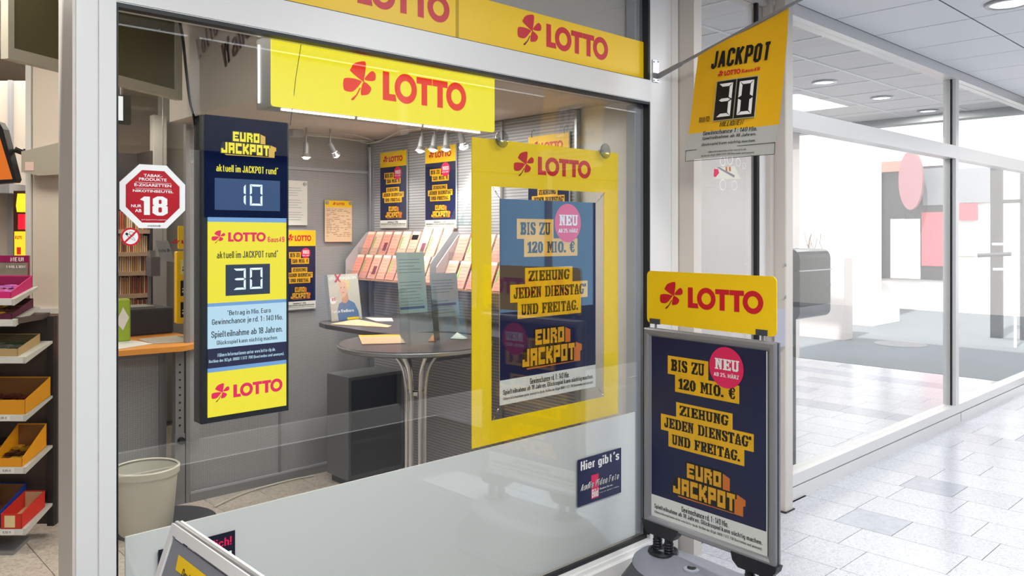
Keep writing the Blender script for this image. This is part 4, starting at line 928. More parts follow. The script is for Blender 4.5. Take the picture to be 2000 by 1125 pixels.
# ---- leaning A-board at the lower left
P_=at(346,1020,dist=2.0); hx=P_.x; hz=P_.z
ab2=thing('a_frame_board','pale snap frame A-board with grey poster and yellow label at the bottom edge','sign',(hx,1.8,0))
sl=.30
for s,nm in ((-1,'front_leaf'),(1,'rear_leaf')):
    xt=hx+s*.008
    up=V3((-s*sl*1.0,0,hz)).normalized() if False else V3((-(s)*(sl),0,hz)).normalized()
    # leaf plane: bottom is further out than the top
    fa=Fr((xt+s*sl,2.03,.0),(0,-1,0),up); Lh=math.hypot(sl,hz)-.0
    f=MB(); frect(f,fa,0,.02,.62,Lh,.024,-.005,.005); lf=f.build(nm,M_white2,ab2)
    MB().fbox(fa,.03,.05,.59,Lh-.03,-.003,.002).build('grey_sheet',mat('sheet_grey',(132,134,142),.45),lf)
    if s<0:
        pc=[fa.loc(351,1083),fa.loc(345,1113),fa.loc(405,1160),fa.loc(412,1130)]
        MB().poly(fa,[(a,b) for a,b in pc],.003).build('yellow_label',M_yel,lf)
        a=fa.loc(362,1107); b=fa.loc(400,1133)
        MB().text(fa,'Deutsche Post',a[0],a[1]-.022,a[0]+.15,a[1]-.004,.0036,.01).build('label_lettering',M_blk,lf)
        MB().rect(fa,.05,.1,.57,Lh-.17,.0024).build('dark_field',mat('sheet_dark',(84,86,94),.45),lf)
MB().cyl((hx,2.03,hz-.005),(hx,1.41,hz-.005),.009,k=10).build('hinge_rod',M_alu,ab2)

# ================================================================== LOTTERY NOOK
bp=thing('perforated_partition','grey perforated steel partition across the back of the lottery nook','partition',(2.5,4.8,0))
MB().box((1.885,4.81,.06),(2.47,4.83,2.262)).box((2.47,4.805,.06),(3.165,4.83,2.262)).build('steel_sheet',M_perf,bp)
q=MB().box((1.86,4.795,0),(1.885,4.835,2.262)).box((2.462,4.795,.055),(2.472,4.81,2.262)); q.build('upright',M_greym,bp)
MB().box((1.885,4.79,0),(3.165,4.83,.05)).build('kick_rail',M_greym,bp)
MB().box((1.885,4.79,.05),(3.165,4.805,.062)).box((1.885,4.79,2.03),(3.165,4.805,2.05)).build('pale_rail',M_ltgrey,bp)
MB().tube([at(722,285,Y=4.78)+V3((0,0,-.01)),at(724,430,Y=4.78),at(724,500,Y=4.78)+V3((0,0,-.4))],.016,10).build('corner_tube',M_alu2,bp)
rp=thing('slotted_wall_panel','slotted grey steel panel on the right wall holding the posters and racks','partition',(3.165,3.8,0))
MB().box((3.155,2.84,.05),(3.172,4.78,2.262)).build('steel_sheet',M_perfs,rp)
MB().box((3.14,2.825,0),(3.172,2.84,2.262)).box((3.14,4.745,0),(3.155,4.78,2.262)).box((3.14,3.405,0),(3.155,3.42,2.262)).build('upright',M_alu,rp)
cb=MB(); cb.tube(spline([(1.95,4.6,.008),(2.2,4.72,.008),(2.5,4.76,.008),(2.68,4.74,.008)],5),.006,6); tag(cb.build('floor_cable',mat('cable_white',(214,208,196),.5),origin=(2.2,4.72,0)),'white cable lying on the tiles along the foot of the partition','cable')
# ---- posters on the walls
fr_=Fr((3.14,0,0),(0,-1,0)); fbk=Fr((0,4.785,0),(1,0,0))
def wallposter(label,fr,u0,v0,u1,v1,hooks=True):
    t=thing('jackpot_poster',label,'poster',tuple(fr.p((u0+u1)/2,v0,0)))
    MB().fbox(fr,u0-.006,v0-.006,u1+.006,v1+.006,-.008,0).build('backing_frame',M_ltgrey,t)
    poster(fr,u0,v0,u1,v1,.001,t,header=True)
    if hooks:
        for u in (u0+.03,u1-.03): MB().tube([fr.p(u,v1-.005,.003),fr.p(u,v1+.02,.006),fr.p(u+.01,v1+.04,.0),fr.p(u+.012,v1+.03,-.01)],.002,5).build('wire_hook',M_alu2,t)
    return t
a=fr_.loc(743,299); b=fr_.loc(794,444); wallposter('slim yellow headed jackpot poster hanging left of the spot lamps',fr_,a[0],b[1],b[0],a[1])
hh2=a[1]-b[1]; ww2=b[0]-a[0]
a=fr_.loc(831,289); b=fr_.loc(890,440); wallposter('jackpot poster behind the three spot lamps, washed by light',fr_,a[0],a[1]-hh2,b[0],a[1])
a=fr_.loc(1032,268); b=fr_.loc(1111,400); wallposter('jackpot poster mostly hidden behind the yellow framed display',fr_,a[0],a[1]-.62,b[0],a[1])
b=fbk.loc(616,601); a=fbk.loc(616,450); wallposter('jackpot poster half hidden behind the tall lit display',fbk,b[0]-.23,b[1],b[0],a[1],False)
# beige price sheet
a=fbk.loc(634,391); b=fbk.loc(687,472); t=thing('price_sheet','beige sheet with a yellow LOTTO head pinned on the grey partition','notice',tuple(fbk.p(a[0],b[1],0)))
MB().fbox(fbk,a[0],b[1],b[0],a[1],0,.002).build('sheet',mat('beige_paper',(226,196,164),.6),t)
MB().rect(fbk,a[0],a[1]-.045,b[0],a[1],.003).build('header_field',M_yel,t)
ww=b[0]-a[0]; lotto_logo(fbk,a[0]+.42*ww,a[1]-.03,a[0]+.72*ww,a[1]-.014,.004,(M_red,M_stem),t)
q=MB()
for i in range(17):
    z=a[1]-.06-i*.0115; x=a[0]+.012
    while x<b[0]-.03:
        l=random.uniform(.01,.05)
        if random.random()<.6: q.rect(fbk,x,z,min(x+l,b[0]-.01),z+.0025,.003)
        x+=l+.01
q.build('table_print',mat('print_brown',(120,96,84),.6),t)
for u in (a[0]+.015,b[0]-.015): MB().cyl(fbk.p(u,a[1]-.015,.003),fbk.p(u,a[1]-.015,.012),.012,k=14).build('magnet',M_alu,t)
# white letter
a=fbk.loc(560,352); b=fbk.loc(600,440); t=thing('paper_notice','white typed letter pinned beside the tall lit display','notice',tuple(fbk.p(a[0],b[1],0)))
MB().fbox(fbk,a[0]-.08,b[1],b[0],a[1],0,.002).build('sheet',M_paper,t)
q=MB()
for i in range(14):
    if i in (4,9): continue
    q.rect(fbk,a[0]-.05,a[1]-.05-i*.016,b[0]-.03-random.random()*.04,a[1]-.047-i*.016,.003)
q.build('typed_lines',mat('print_grey',(150,150,156),.6),t)
MB().cyl(fbk.p(b[0]-.02,a[1]-.02,.002),fbk.p(b[0]-.02,a[1]-.02,.012),.012,k=14).build('magnet',M_alu,t)
# ---- spot lamps
def spot(label,ph,pe,Y,up,glow=1,group='spot lamps in the lottery nook'):
    h=at(*ph,Y=Y); e=at(*pe,Y=Y)
    if 'hot' in label: pass
    t=thing('spot_lamp',label,'lamp',(h.x,h.y,up),group)
    MB().cyl((h.x,h.y,up),tuple(h),.006,k=8).build('stem',M_alu2,t)
    d=(e-h).normalized()
    MB().cyl(tuple(h-d*.01),tuple(h+d*.055),.017,.019,16).build('lamp_head',M_greym,t,smooth=True)
    MB().cyl(tuple(h+d*.055),tuple(h+d*.08),.020,.030,18,False).build('reflector',M_alu,t,smooth=True)
    R=[]; q_=d.orthogonal().normalized(); w_=d.cross(q_)
    for r,e in ((.012,.055),(.020,.07),(.022,.078),(.017,.087),(.006,.092)): R.append([h+d*e+(q_*math.cos(2*math.pi*k/16)+w_*math.sin(2*math.pi*k/16))*r*glow for k in range(16)])
    MB().loft(R).build('bulb',E_spot,t,smooth=True)
    l=D.lights.new('spot','SPOT'); l.energy=14; l.spot_size=math.radians(100); l.spot_blend=.6; l.shadow_soft_size=.03; l.color=(1,.93,.84)
    lo=D.objects.new('spot',l); COL.objects.link(lo); lo.parent=t; lo.location=tuple(h+d*.12-V3((h.x,h.y,up))); lo.rotation_euler=d.to_track_quat('-Z','Y').to_euler()
    return t
def trk(label,p0,p1,Z_):
    a=at(*p0,Z=Z_); b=at(*p1,Z=Z_); q=MB(); q.tube([a,b],.009,6); return tag(q.build('lamp_track',M_alu2,origin=a),label,'track')
trk('grey lamp track carrying the three right hand spot lamps',(800,262),(880,252),2.255)
trk('lamp track in the back left corner of the nook',(590,270),(650,274),2.255)
spot('left lamp of the three on the right hand track',(824,270),(821,290),3.95,2.255)
spot('middle lamp of the three on the right hand track',(849,268),(846,290),3.85,2.255)
spot('right lamp of the three on the right hand track',(872,266),(871,288),3.75,2.255)
spot('glaring spot lamp right of the track lamps',(900,262),(904,280),3.6,2.262,1.3)
spot('white hot spot lamp beside the tall lit display',(598,282),(598,302),4.45,2.262)
spot('tilted spot lamp with a visible bulb in the back corner',(645,282),(655,300),4.4,2.262)
cb=MB(); cb.tube(spline([at(588,262,Z=2.262),at(640,266,Z=2.25),at(700,275,Z=2.245),at(720,280,Z=2.24),at(750,272,Z=2.24),at(785,254,Z=2.26),at(830,250,Z=2.262)],6),.005,6)
cb.tube(spline([at(575,256,Z=2.26),at(620,262,Z=2.25),at(690,262,Z=2.255),at(745,282,Z=2.25)],6),.004,6)
tag(cb.build('ceiling_cable',mat('cable_grey',(196,196,194),.5),origin=at(700,275,Z=2.245)),'pale cables sagging along the nook ceiling','cable')
jb=MB(); p=at(578,256,Z=2.262); jb.bbox((p.x-.04,p.y-.03,2.225),(p.x+.04,p.y+.03,2.268)); tag(jb.build('junction_box',M_ltgrey,origin=(p.x,p.y,2.225)),'small grey junction box on the nook ceiling','box')

# ---- brochure racks on the right wall with play slips
M_slip=[mat('slip_pink',(238,170,152),.6),mat('slip_peach',(244,192,168),.6),mat('slip_rose',(232,156,140),.6)]
M_sw=mat('slip_white',(240,226,214),.6); M_sg=mat('slip_green',(132,170,96),.6); M_sr=mat('slip_red',(206,40,60),.6)
def rack(label,ya,yb,n,zlow,side):
    t=thing('slip_rack',label,'rack',(3.0,(ya+yb)/2,zlow))
    for y in (ya,yb):
        fk=Fr((0,y,0),(1,0,0)); MB().prism(fk,[(2.92,zlow),(3.138,zlow),(3.138,zlow+.32),(3.09,zlow+.32),(2.92,zlow+.13)],-.004,.004).build('side_panel',mat('rack_side_pale',(176,174,178),.5),t)
    for tier in (0,1):
        x=2.95+tier*.085; z=zlow+.012+tier*.155
        MB().box((x-.02,yb,z-.012),(x+.075,ya,z-.004)).build('shelf',M_ltgrey if tier else mat('shelf_wood',(206,160,130),.5),t)
        MB().box((x-.022,yb+.004,z-.004),(x-.019,ya-.004,z+.05)).build('clear_lip',M_acryl,t)
    for tier in (0,1):
        x=2.945+tier*.085; z=zlow+.012+tier*.155; pitch=(ya-yb)/n
        for i in range(n):
            y1=ya-.008-i*pitch; y0=y1-pitch+.02; tall=.172+(.03 if (tier==1 and i>n-4) else 0)
            up=V3((.40,0,.9)).normalized(); fk=Fr((x,y1,z),(0,-1,0),up); wd=y1-y0
            s=thing('play_slip_stack','%s stack of play slips from the left, %s tier of the %s slip rack'%(ORD[i],'upper' if tier else 'lower',side),'slips',(x,y1,z),'play slips in the racks')
            MB().fbox(fk,0,0,wd,tall,-.008,0).build('slips',random.choice(M_slip),s)
            MB().rect(fk,.004,tall-.022,wd-.004,tall-.004,.0006).build('white_head',M_sw,s)
            if i%3==1: MB().rect(fk,.006,.05,.022,.13,.0008).build('green_bar',M_sg,s)
            if i%4==2: MB().rect(fk,wd*.45,.03,wd*.92,.09,.0008).build('red_picture',mat('slip_violet',(120,60,80),.6),s)
            if i==5: MB().rect(fk,wd*.1,tall-.06,wd*.9,tall-.026,.0008).build('dark_picture',M_blk,s)
            q=MB()
            for k in range(7): q.rect(fk,.012,.02+k*.022,wd-.012,.0215+k*.022,.0005)
            q.build('printed_lines',M_sr,s)
rack('wide two tier rack of pink play slips on the right wall',4.74,3.80,9,1.30,'left')
rack('narrow two tier slip rack nearer the window',3.74,2.95,7,1.28,'right')
hb=thing('acrylic_pocket','empty clear pocket folded above the slip rack','holder',(3.05,3.6,1.7))
for i in range(3):
    y=3.74-i*.1; MB().prism(Fr((0,y,0),(1,0,0)),[(3.0,1.66),(3.13,1.66),(3.13,1.84),(3.09,1.80)],-.002,.002).build('side_fin',M_acryl,hb)
MB().box((3.0,3.53,1.655),(3.138,3.75,1.66)).build('floor_plate',M_acryl,hb)

# ---- wall counter on the partition
hs2=thing('wall_counter','dark grey writing counter along the right wall under the slip racks','counter',(2.8,3.8,1.05))
P=[(3.15,4.34),(2.62,4.34),(2.50,4.31),(2.43,4.24),(2.40,4.12),(2.40,3.62),(2.43,3.52),(2.50,3.46),(2.66,3.42),(2.72,3.36),(2.74,3.26),(2.74,2.84),(3.15,2.84)][::-1]
MB().loft([[(x,y,1.055) for x,y in P],[(x,y,1.08) for x,y in P]]).build('top',M_desk,hs2)
for y in (4.2,3.7,3.0): MB().box((2.8,y,.86),(3.15,y+.03,1.055)).build('bracket',M_greym,hs2)
# magazine in a clear stand
fm=Fr((0,4.22,0),(1,0,0)); a=fm.loc(645,535); b=fm.loc(704,622)
zb_=1.084; dz=zb_-b[1]
ms=thing('magazine_stand','magazine with a smiling blonde woman in blue, in a clear stand on the wall counter','magazine',tuple(fm.p(a[0],zb_,0)))
upm=V3((0,.2,1)).normalized(); fm=Fr((a[0],4.20,zb_),(1,0,0),upm); mw=b[0]-a[0]; mh=(a[1]-b[1])
MB().fbox(fm,0,0,mw,mh,-.006,0).build('cover',mat('mag_cover',(206,192,182),.3),ms)
def mm(pts,n,nm,m): MB().poly(fm,[(u*mw,v*mh) for u,v in pts],n).build(nm,m,ms)
mm([(.22,.0),(.2,.2),(.28,.36),(.42,.42),(.62,.44),(.8,.36),(.9,.18),(.92,0)],.0006,'blue_jacket',mat('mag_blue',(92,116,158),.5))
mm([(.38,.4),(.5,.36),(.62,.44),(.6,.6),(.42,.58)],.0008,'neck',mat('mag_skin2',(206,150,128),.6))
mm([(a_,b_) for a_,b_ in spl2([(.3,.74),(.36,.86),(.5,.9),(.64,.88),(.7,.76),(.66,.62),(.6,.7),(.4,.8)])],.001,'blonde_hair',mat('mag_hair',(222,190,140),.6))
mm(spl2([(.33,.72),(.36,.82),(.46,.84),(.56,.8),(.6,.7),(.56,.58),(.46,.5),(.37,.56)]),.0012,'face',mat('mag_skin',(226,172,150),.6))
q=MB(); q.disc(fm,.40*mw,.71*mh,.018*mw,.0016,8); q.disc(fm,.51*mw,.71*mh,.018*mw,.0016,8); q.rect(fm,.41*mw,.6*mh,.5*mw,.61*mh,.0016); q.build('face_features',mat('mag_dark',(120,60,60),.6),ms)
q=MB(); q.text(fm,'glü  magazin',.03*mw,.87*mh,.93*mw,.97*mh,.0018); q.text(fm,'Tanja Wedhorn',.02*mw,.16*mh,.74*mw,.24*mh,.0018,.03); q.build('white_lettering',M_whp,ms)
MB().poly(fm,[(.2*mw,.84*mh),(.25*mw,.82*mh),(.45*mw,1.0*mh),(.4*mw,1.01*mh)],.002).poly(fm,[(.22*mw,1.0*mh),(.27*mw,1.01*mh),(.42*mw,.83*mh),(.38*mw,.82*mh)],.002).text(fm,'89',.06*mw,.43*mh,.18*mw,.5*mh,.002,.03).build('red_x_mark',M_sr,ms)
MB().disc(fm,.1*mw,.44*mh,.1*mw,.0014,20).build('white_roundel',M_whp,ms)
MB().rect(fm,.5*mw,.01*mh,.9*mw,.06*mh,.0016).build('yellow_tag',M_yel,ms)
MB().fbox(fm,-.012,-.004,mw+.012,mh,.004,.006).fbox(fm,-.012,-.004,-.010,mh,-.02,.006).build('clear_stand',M_acryl,ms)
def sheet(label,pts,z,m,edge=None,name='flyer',cat='flyer'):
    P=[at(*p,Z=z) for p in pts]; t=thing(name,label,cat,(P[0].x,P[0].y,z))
    MB().loft([[(p.x,p.y,z) for p in P],[(p.x,p.y,z+.003) for p in P]]).build('paper',m,t)
    if edge is not None:
        a,b,c,d=P[0],P[1],P[2],P[3]; k=.16
        q=[a,a.lerp(b,k),d.lerp(c,k),d]; MB().loft([[(p.x,p.y,z+.0031) for p in q],[(p.x,p.y,z+.0036) for p in q]]).build('yellow_edge',edge,t)
sheet('tan sheets lying on the wall counter',[(645,634),(695,624),(765,637),(757,640)],1.081,mat('paper_tan',(206,172,140),.6))
sheet('pale folded leaflet on the back of the wall counter',[(713,621),(765,622),(768,628),(735,628)],1.081,mat('paper_rose',(226,200,190),.6))

# ---- round standing table
rc=V3((2.245,3.03,0)); rt=thing('standing_table','round grey standing table on a cluster of bent chrome tubes','table',tuple(rc))
MB().lathe((rc.x,rc.y,1.075),[(.352,0),(.358,.006),(.358,.019),(.352,.025)],64).build('table_top',M_desk,rt,smooth=True)
MB().lathe((rc.x,rc.y,1.076),[(.3585,.004),(.3615,.006),(.3615,.018),(.3585,.020)],64,False).build('edge_band',M_alu,rt,smooth=True)
for i in range(6):
    a=2*math.pi*i/6+.35; c,s=math.cos(a),math.sin(a)
    pts=[(rc.x+r*c,rc.y+r*s,z) for r,z in ((.30,.012),(.20,.02),(.08,.05),(.045,.12),(.042,.4),(.042,.8),(.045,.9),(.06,.98),(.10,1.04),(.145,1.074))]
    MB().tube(spline(pts,5),.0105,10).build('leg',M_chrome,rt,smooth=True)
MB().lathe((rc.x,rc.y,.85),[(.03,0),(.036,.004),(.036,.02),(.03,.024)],20).build('tube_collar',M_chrome,rt,smooth=True)
ZT=1.101
sheet('yellow edged flyer near the left rim of the standing table',[(700,656),(707,673),(792,671),(780,655)],ZT,mat('paper_tan2',(216,178,140),.6),M_yel)
sheet('white leaflet leaning out behind the small clear holder',[(880,662),(893,650),(913,662),(905,663)],ZT,M_paper)
sheet('small orange card beside the tall clear holder',[(836,668),(845,655),(858,655),(852,667)],ZT,M_or)
# clear leaflet holders
def holder(label,x0p,x1p,ybot,ytop,Y,m,stripe,depth=.07,lines=16):
    f=Fr((0,Y,0),(1,0,0)); a=f.loc(x0p,ybot); b=f.loc(x1p,ytop); u0,u1=a[0],b[0]; z0_=ZT+.001; z1_=b[1]
    t=thing('leaflet_holder',label,'holder',((u0+u1)/2,Y,z0_))
    fh=Fr((0,Y,0),(1,0,0),(0,.1,1))
    O=(0,Y,0); fh=Fr((u0,Y,z0_),(1,0,0),(0,.12,1)); w_=u1-u0; h=z1_-z0_
    MB().fbox(fh,0,0,w_,h,-.003,0).build('clear_back',M_acryl,t)
    MB().fbox(fh,.004,.34*h,w_-.004,h-.006,.0005,.0016).build('leaflet',m,t)
    q=MB(); 
    for k in range(lines): 
        if k==5 or k==6: continue
        v=h-.04-k*(h*.62-.03)/lines; q.rect(fh,.012,v,w_*random.uniform(.6,.9),v+.002,.0020)
    q.build('printed_lines',mat('print_teal',(74,110,124),.6),t)
    MB().rect(fh,.006,(stripe+.08)*h,w_-.02,(stripe+.08)*h+.012,.0022).build('coloured_stripe',mat('print_violet',(98,88,130),.6) if depth<.06 else mat('print_blue',(60,92,140),.6),t)
    MB().fbox(fh,0,0,w_,h*.55,depth,depth+.002).build('clear_front',M_acryl,t)
    MB().fbox(fh,0,0,.002,h*.6,0,depth).fbox(fh,w_-.002,0,w_,h*.6,0,depth).build('clear_side',M_acryl,t)
    return t
holder('tall clear leaflet holder in the middle of the standing table',784,841,668,489,2.93,mat('leaflet_teal',(176,198,200),.5),.3,.07)
holder('shorter clear leaflet holder right of the tall one',848,902,668,530,2.98,mat('leaflet_grey',(182,188,198),.5),.42,.05,12)
# dark cabinet under the shelf
cab=thing('low_cabinet','low dark grey cabinet standing on the tiles behind the standing table','cabinet',(2.93,4.5,0))
MB().bbox((2.705,4.36,.05),(3.13,4.62,.70),.003).build('body',mat('cabinet_grey',(104,106,110),.4),cab)
MB().box((2.73,4.39,0),(3.11,4.60,.05)).build('plinth',M_plb,cab)
MB().box((2.725,4.355,.08),(3.11,4.36,.68)).build('door',mat('cabinet_dark',(62,64,70),.35),cab)
# counter leg tubes of a far table seen behind
# ---- side counter with orange top, left of the display
ct=thing('orange_counter','orange edged counter with papers, left behind the window','counter',(1.6,5.0,0))
CP=[(1.22,4.76),(1.55,4.72),(1.80,4.68),(1.98,4.78),(2.03,5.0),(1.98,5.75),(1.22,5.75)]
MB().loft([[(x,y,.925) for x,y in CP],[(x,y,.955) for x,y in CP]]).build('worktop',mat('counter_orange',(226,150,60),.4),ct)
MB().bbox((1.25,4.93,.22),(1.76,4.95,.90),.008).build('modesty_panel',M_perf,ct)
q=MB(); frect(q,Fr((0,4.93,0),(1,0,0)),1.24,.18,1.79,.92,.04,-.02,.01); q.build('panel_frame',M_greym,ct)
lg=MB().box((1.80,4.80,.0),(1.85,4.85,.925)).box((1.796,4.796,.0),(1.854,4.854,.42)).build('column',M_greym,ct)
q=MB()
for i in range(9): q.cyl((1.825,4.8,.47+i*.045),(1.825,4.797,.47+i*.045),.006,k=8)
q.build('adjusting_holes',M_blk,lg)
q=MB().cyl((1.83,4.797,.38),(1.83,4.77,.38),.022,.02,14); q.build('clamp_knob',M_blk,lg)
MB().lathe((1.64,4.53,0),[(.27,0),(.27,.012),(.262,.016)],48).build('base_disc',mat('base_black',(58,60,64),.5),ct)
# papers and clutter on the counter
def cbox(name,label,cat,pa,pb,Y,depth,m,extra=None,zb0=.956):
    f=Fr((0,Y,0),(1,0,0)); a=f.loc(*pa); b=f.loc(*pb); t=thing(name,label,cat,((a[0]+b[0])/2,Y,zb0))
    MB().bbox((a[0],Y,zb0),(b[0],Y+depth,a[1]),.01).build('body',m,t); return t,f,a,b
t,f,a,b=cbox('printer','flat dark printer at the back of the orange counter','printer',(246,606),(340,650),5.35,.35,mat('printer_dark',(52,54,62),.4)); MB().box((a[0]+.05,5.4,a[1]),(b[0]-.1,5.6,a[1]+.012)).build('paper_tray',M_greym,t)
sheet('loose white sheets on the near edge of the orange counter',[(222,684),(225,662),(275,668),(297,672)],.956,M_paper,name='paper_sheets',cat='paper')
sheet('grey brochure lying open on the orange counter',[(297,672),(268,663),(345,656),(378,668)],.956,mat('paper_greyish',(170,164,150),.6),name='brochure',cat='brochure')
t,f,a,b=cbox('green_leaflet_box','lime green leaflet box at the left of the orange counter','box',(225,585),(256,655),5.1,.06,mat('lime',(150,176,40),.5))
MB().poly(f,[f.loc(*p) for p in ((240,600),(252,620),(240,645),(226,630))],.003).build('white_tag',M_paper,t)
t=thing('yellow_slip_dispenser','yellow LOTTO dispenser board with three pockets, half behind the tall lit display','dispenser',(1.9,5.1,.956))
f=Fr((0,5.05,0),(1,0,0)); a=f.loc(348,441); b=f.loc(400,486); MB().prism(f,rrect(a[0],b[1],b[0],a[1],.01),-.01,0).build('header_board',M_yel,t)
c=f.loc(344,491); d=f.loc(400,628); MB().prism(f,rrect(c[0],d[1],d[0],c[1],.01),-.03,.012).build('pocket_board',M_yel,t)
MB().box((f.loc(366,600)[0],5.06,.956),(f.loc(372,600)[0],5.08,d[1]+.01)).build('stem',M_greym,t)
MB().box((f.loc(355,600)[0],5.03,.956),(f.loc(385,600)[0],5.12,.962)).build('foot',M_greym,t)
lotto_logo(f,a[0]+.02,f.loc(348,476)[1],a[0]+.17,f.loc(348,469)[1],.001,(M_red,M_stem),t)
q=MB(); clover(q,f,a[0]+.075,f.loc(348,455)[1],.05,.05,.001); q.build('clover_emblem',[M_red,M_stem],t)
for i,(y0,y1) in enumerate(((507,537),(548,578),(590,619))):
    e=f.loc(351,y0); g=f.loc(400,y1); pk=MB().rect(f,e[0],g[1],g[0],e[1],.014).build('pocket_card',M_blk if i else mat('card_cream',(236,226,150),.6),t)
    MB().rect(f,e[0]+.01,g[1]+.03,g[0],g[1]+.04,.0146).rect(f,e[0]+.01,g[1]+.05,g[0],g[1]+.056,.0146).build('card_print',M_whp if i else M_dkgrey,pk)
    MB().rect(f,e[0]-.003,g[1]-.008,g[0],g[1]+.008,.016).build('pocket_lip',M_yel,pk)
# waste bin
wbn=V3((1.515,4.457,.0165)); t=thing('waste_bin','pale grey plastic waste bin on the dark disc under the orange counter','bin',tuple(wbn))
MB().lathe(tuple(wbn),[(.0,.004),(.118,.004),(.125,0),(.133,.01),(.160,.33),(.154,.33),(.127,.015),(.0,.012)],48,False).build('body',mat('bin_plastic',(206,204,190),.45),t,smooth=True)
MB().lathe((wbn.x,wbn.y,.322),[(.158,0),(.168,.002),(.170,.036),(.163,.042),(.156,.036)],48,False).build('rim',mat('bin_plastic',(206,204,190),.45),t,smooth=True)

# ---- tobacco shelves at the back left
f=Fr((0,6.9,0),(1,0,0)); ts=thing('tobacco_shelving','lit shelving of tobacco packs at the far left behind the window','shelving',(2.2,7.0,0))
xl=f.loc(205,500)[0]; xr=f.loc(292,500)[0]
MB().box((xl,7.2,0),(xr,7.25,2.3)).box((xl,6.9,0),(xl+.03,7.2,2.3)).box((xr-.0,6.88,0),(xr+.03,7.25,2.3)).build('carcass',mat('shelf_dark',(60,52,50),.6),ts)
lev=[]
MPK=[mat('pack_cream',(220,180,130),.5),mat('pack_white',(220,200,176),.5),mat('pack_tan',(196,150,104),.5),mat('pack_cream',(220,180,130),.5),mat('pack_red',(190,96,74),.5),mat('pack_brown',(136,96,66),.5)]
pk0=None
for li,y in enumerate((448,492,530,574,618)):
    z=f.loc(260,y)[1]; MB().box((xl+.03,6.89,z-.035),(xr,7.2,z)).build('shelf',mat('shelf_beige',(176,150,124),.5),ts)
    n=18; wdt=(xr-xl-.04)/n
    for i in range(n):
        x=xl+.035+i*wdt; h=random.uniform(.13,.15); m=random.choice(MPK)
        o=MB().box((x,6.92,z),(x+wdt-.006,7.0,z+h)).build('tobacco_pack',m,origin=(x,6.92,z))
        tag(o,ORD[i]+' small pack from the left on the tobacco shelving, '+('top shelf','second shelf from the top','middle shelf','second shelf from the bottom','bottom shelf')[li],'pack','tobacco packs, shelf '+ORD[li])
area('shelf_light',(1.9,6.6,2.6),.8,.2,14,(1,.88,.7))
gp=struct(MB().box((f.loc(297,400)[0],6.86,0),(f.loc(322,400)[0],6.95,2.6)),'trim_10',mat('grey_post',(156,154,152),.5))
struct(MB().box((f.loc(322,400)[0],7.0,0),(3.1,7.06,3.0)),'wall_inner',mat('inner_wall_grey',(150,148,146),.6))
f6=Fr((0,6.3,0),(1,0,0)); tx=MB().poly(f6,[f6.loc(*p) for p in ((303,469),(329,471),(341,512),(315,509))]); t=thing('hanging_price_sign','small tilted grey sign by the grey post behind the octagon sticker','sign',tuple(f6.p(*f6.loc(303,512))))
MB().prism(f6,[f6.loc(*p) for p in ((303,469),(329,471),(341,512),(315,509))],-.004,0).build('board',M_ltgrey,t); MB().ptext(f6,'Lotto 18+',(310,486),(333,492),.001).build('lettering',M_blk,t)
MB().cyl(f6.p(*f6.loc(318,470)),f6.p(f6.loc(318,470)[0],2.99),.003,k=6).build('hanging_rod',M_alu2,t)
f=Fr((0,6.5,0),(1,0,0)); a=f.loc(295,502); b=f.loc(313,539); q=MB().box((a[0],6.5,b[1]),(b[0],6.62,a[1])); t=thing('leaflet_pocket','small grey leaflet pocket on the post beside the tobacco shelves','holder',tuple(f.p(a[0],b[1])))
q.build('pocket',mat('pocket_grey',(110,104,108),.5),t); MB().box((a[0]+.01,6.55,a[1]),(b[0]-.02,6.6,a[1]+.05)).build('leaflets',M_greym,t)
MB().box(((a[0]+b[0])/2-.01,6.63,0),((a[0]+b[0])/2+.01,6.65,a[1])).build('stand_rod',M_greym,t); MB().box((a[0],6.60,0),(b[0],6.70,.02)).build('stand_foot',M_greym,t)

# ================================================================== LEFT OPENING: sweets rack
o_=EYEV+V3((FW[0]*3.99+RT[0]*-2.43,FW[1]*3.99+RT[1]*-2.43,-EYE)); UR=V3((RT[0],RT[1],0)); fk=Fr(o_,UR)  # faces the camera side
def dn(fr,n): return Fr(fr.O+fr.N*n,fr.U,fr.V)
rk=thing('sweets_rack','dark sweets rack with pale sloping shelves in the open doorway','rack',tuple(fk.p(-.4,0,-.2)))
M_rkb=mat('rack_back',(92,80,76),.6)
MB().fbox(fk,-1.0,.06,.0,1.17,-.30,-.27).build('back_panel',M_rkb,rk)
MB().fbox(fk,-.03,.06,.004,1.17,-.27,-.235).build('upright',mat('rack_upright',(44,38,40),.6),rk)
MB().fbox(fk,-1.0,.78,-.03,.84,-.27,-.262).build('cross_rail',mat('rack_rail',(70,58,60),.6),rk)
M_shelf=mat('shelf_pale_metal',(196,198,188),.45)
def shelf(z,d1=-.235,x1=0.,slope=.05):
    P=[(-1.0,z,.0),(x1,z,.0)]
    q=MB(); q.loft([[fk.p(-1.0,z-.032,0),fk.p(x1,z-.032,0),fk.p(x1,z,0),fk.p(-1.0,z,0)],[fk.p(-1.0,z-.012+slope,d1),fk.p(x1,z-.012+slope,d1),fk.p(x1,z+slope,d1),fk.p(-1.0,z+slope,d1)]])
    q.build('shelf',M_shelf,rk)
    MB().fbox(fk,-1.,z-.03,x1-.012,z-.004,0,.004).build('price_rail',M_white,rk)
for z in (.99,.669+.032,.407+.032,.10+.032): shelf(z)
MB().fbox(fk,-1.0,1.155,-.045,1.185,-.29,-.02).build('ledge',M_rkb,rk)
shelf(1.175,-.2,-.05,.05); shelf(1.28,-.2,-.055,.05)
MB().loft([[tuple(fk.p(u,z,n)) for u,n in ((-.5,.0),(-.06,.0),(-.1,-.2),(-.5,-.2))] for z in (0.0,.02)]).build('foot',M_alu2,rk)
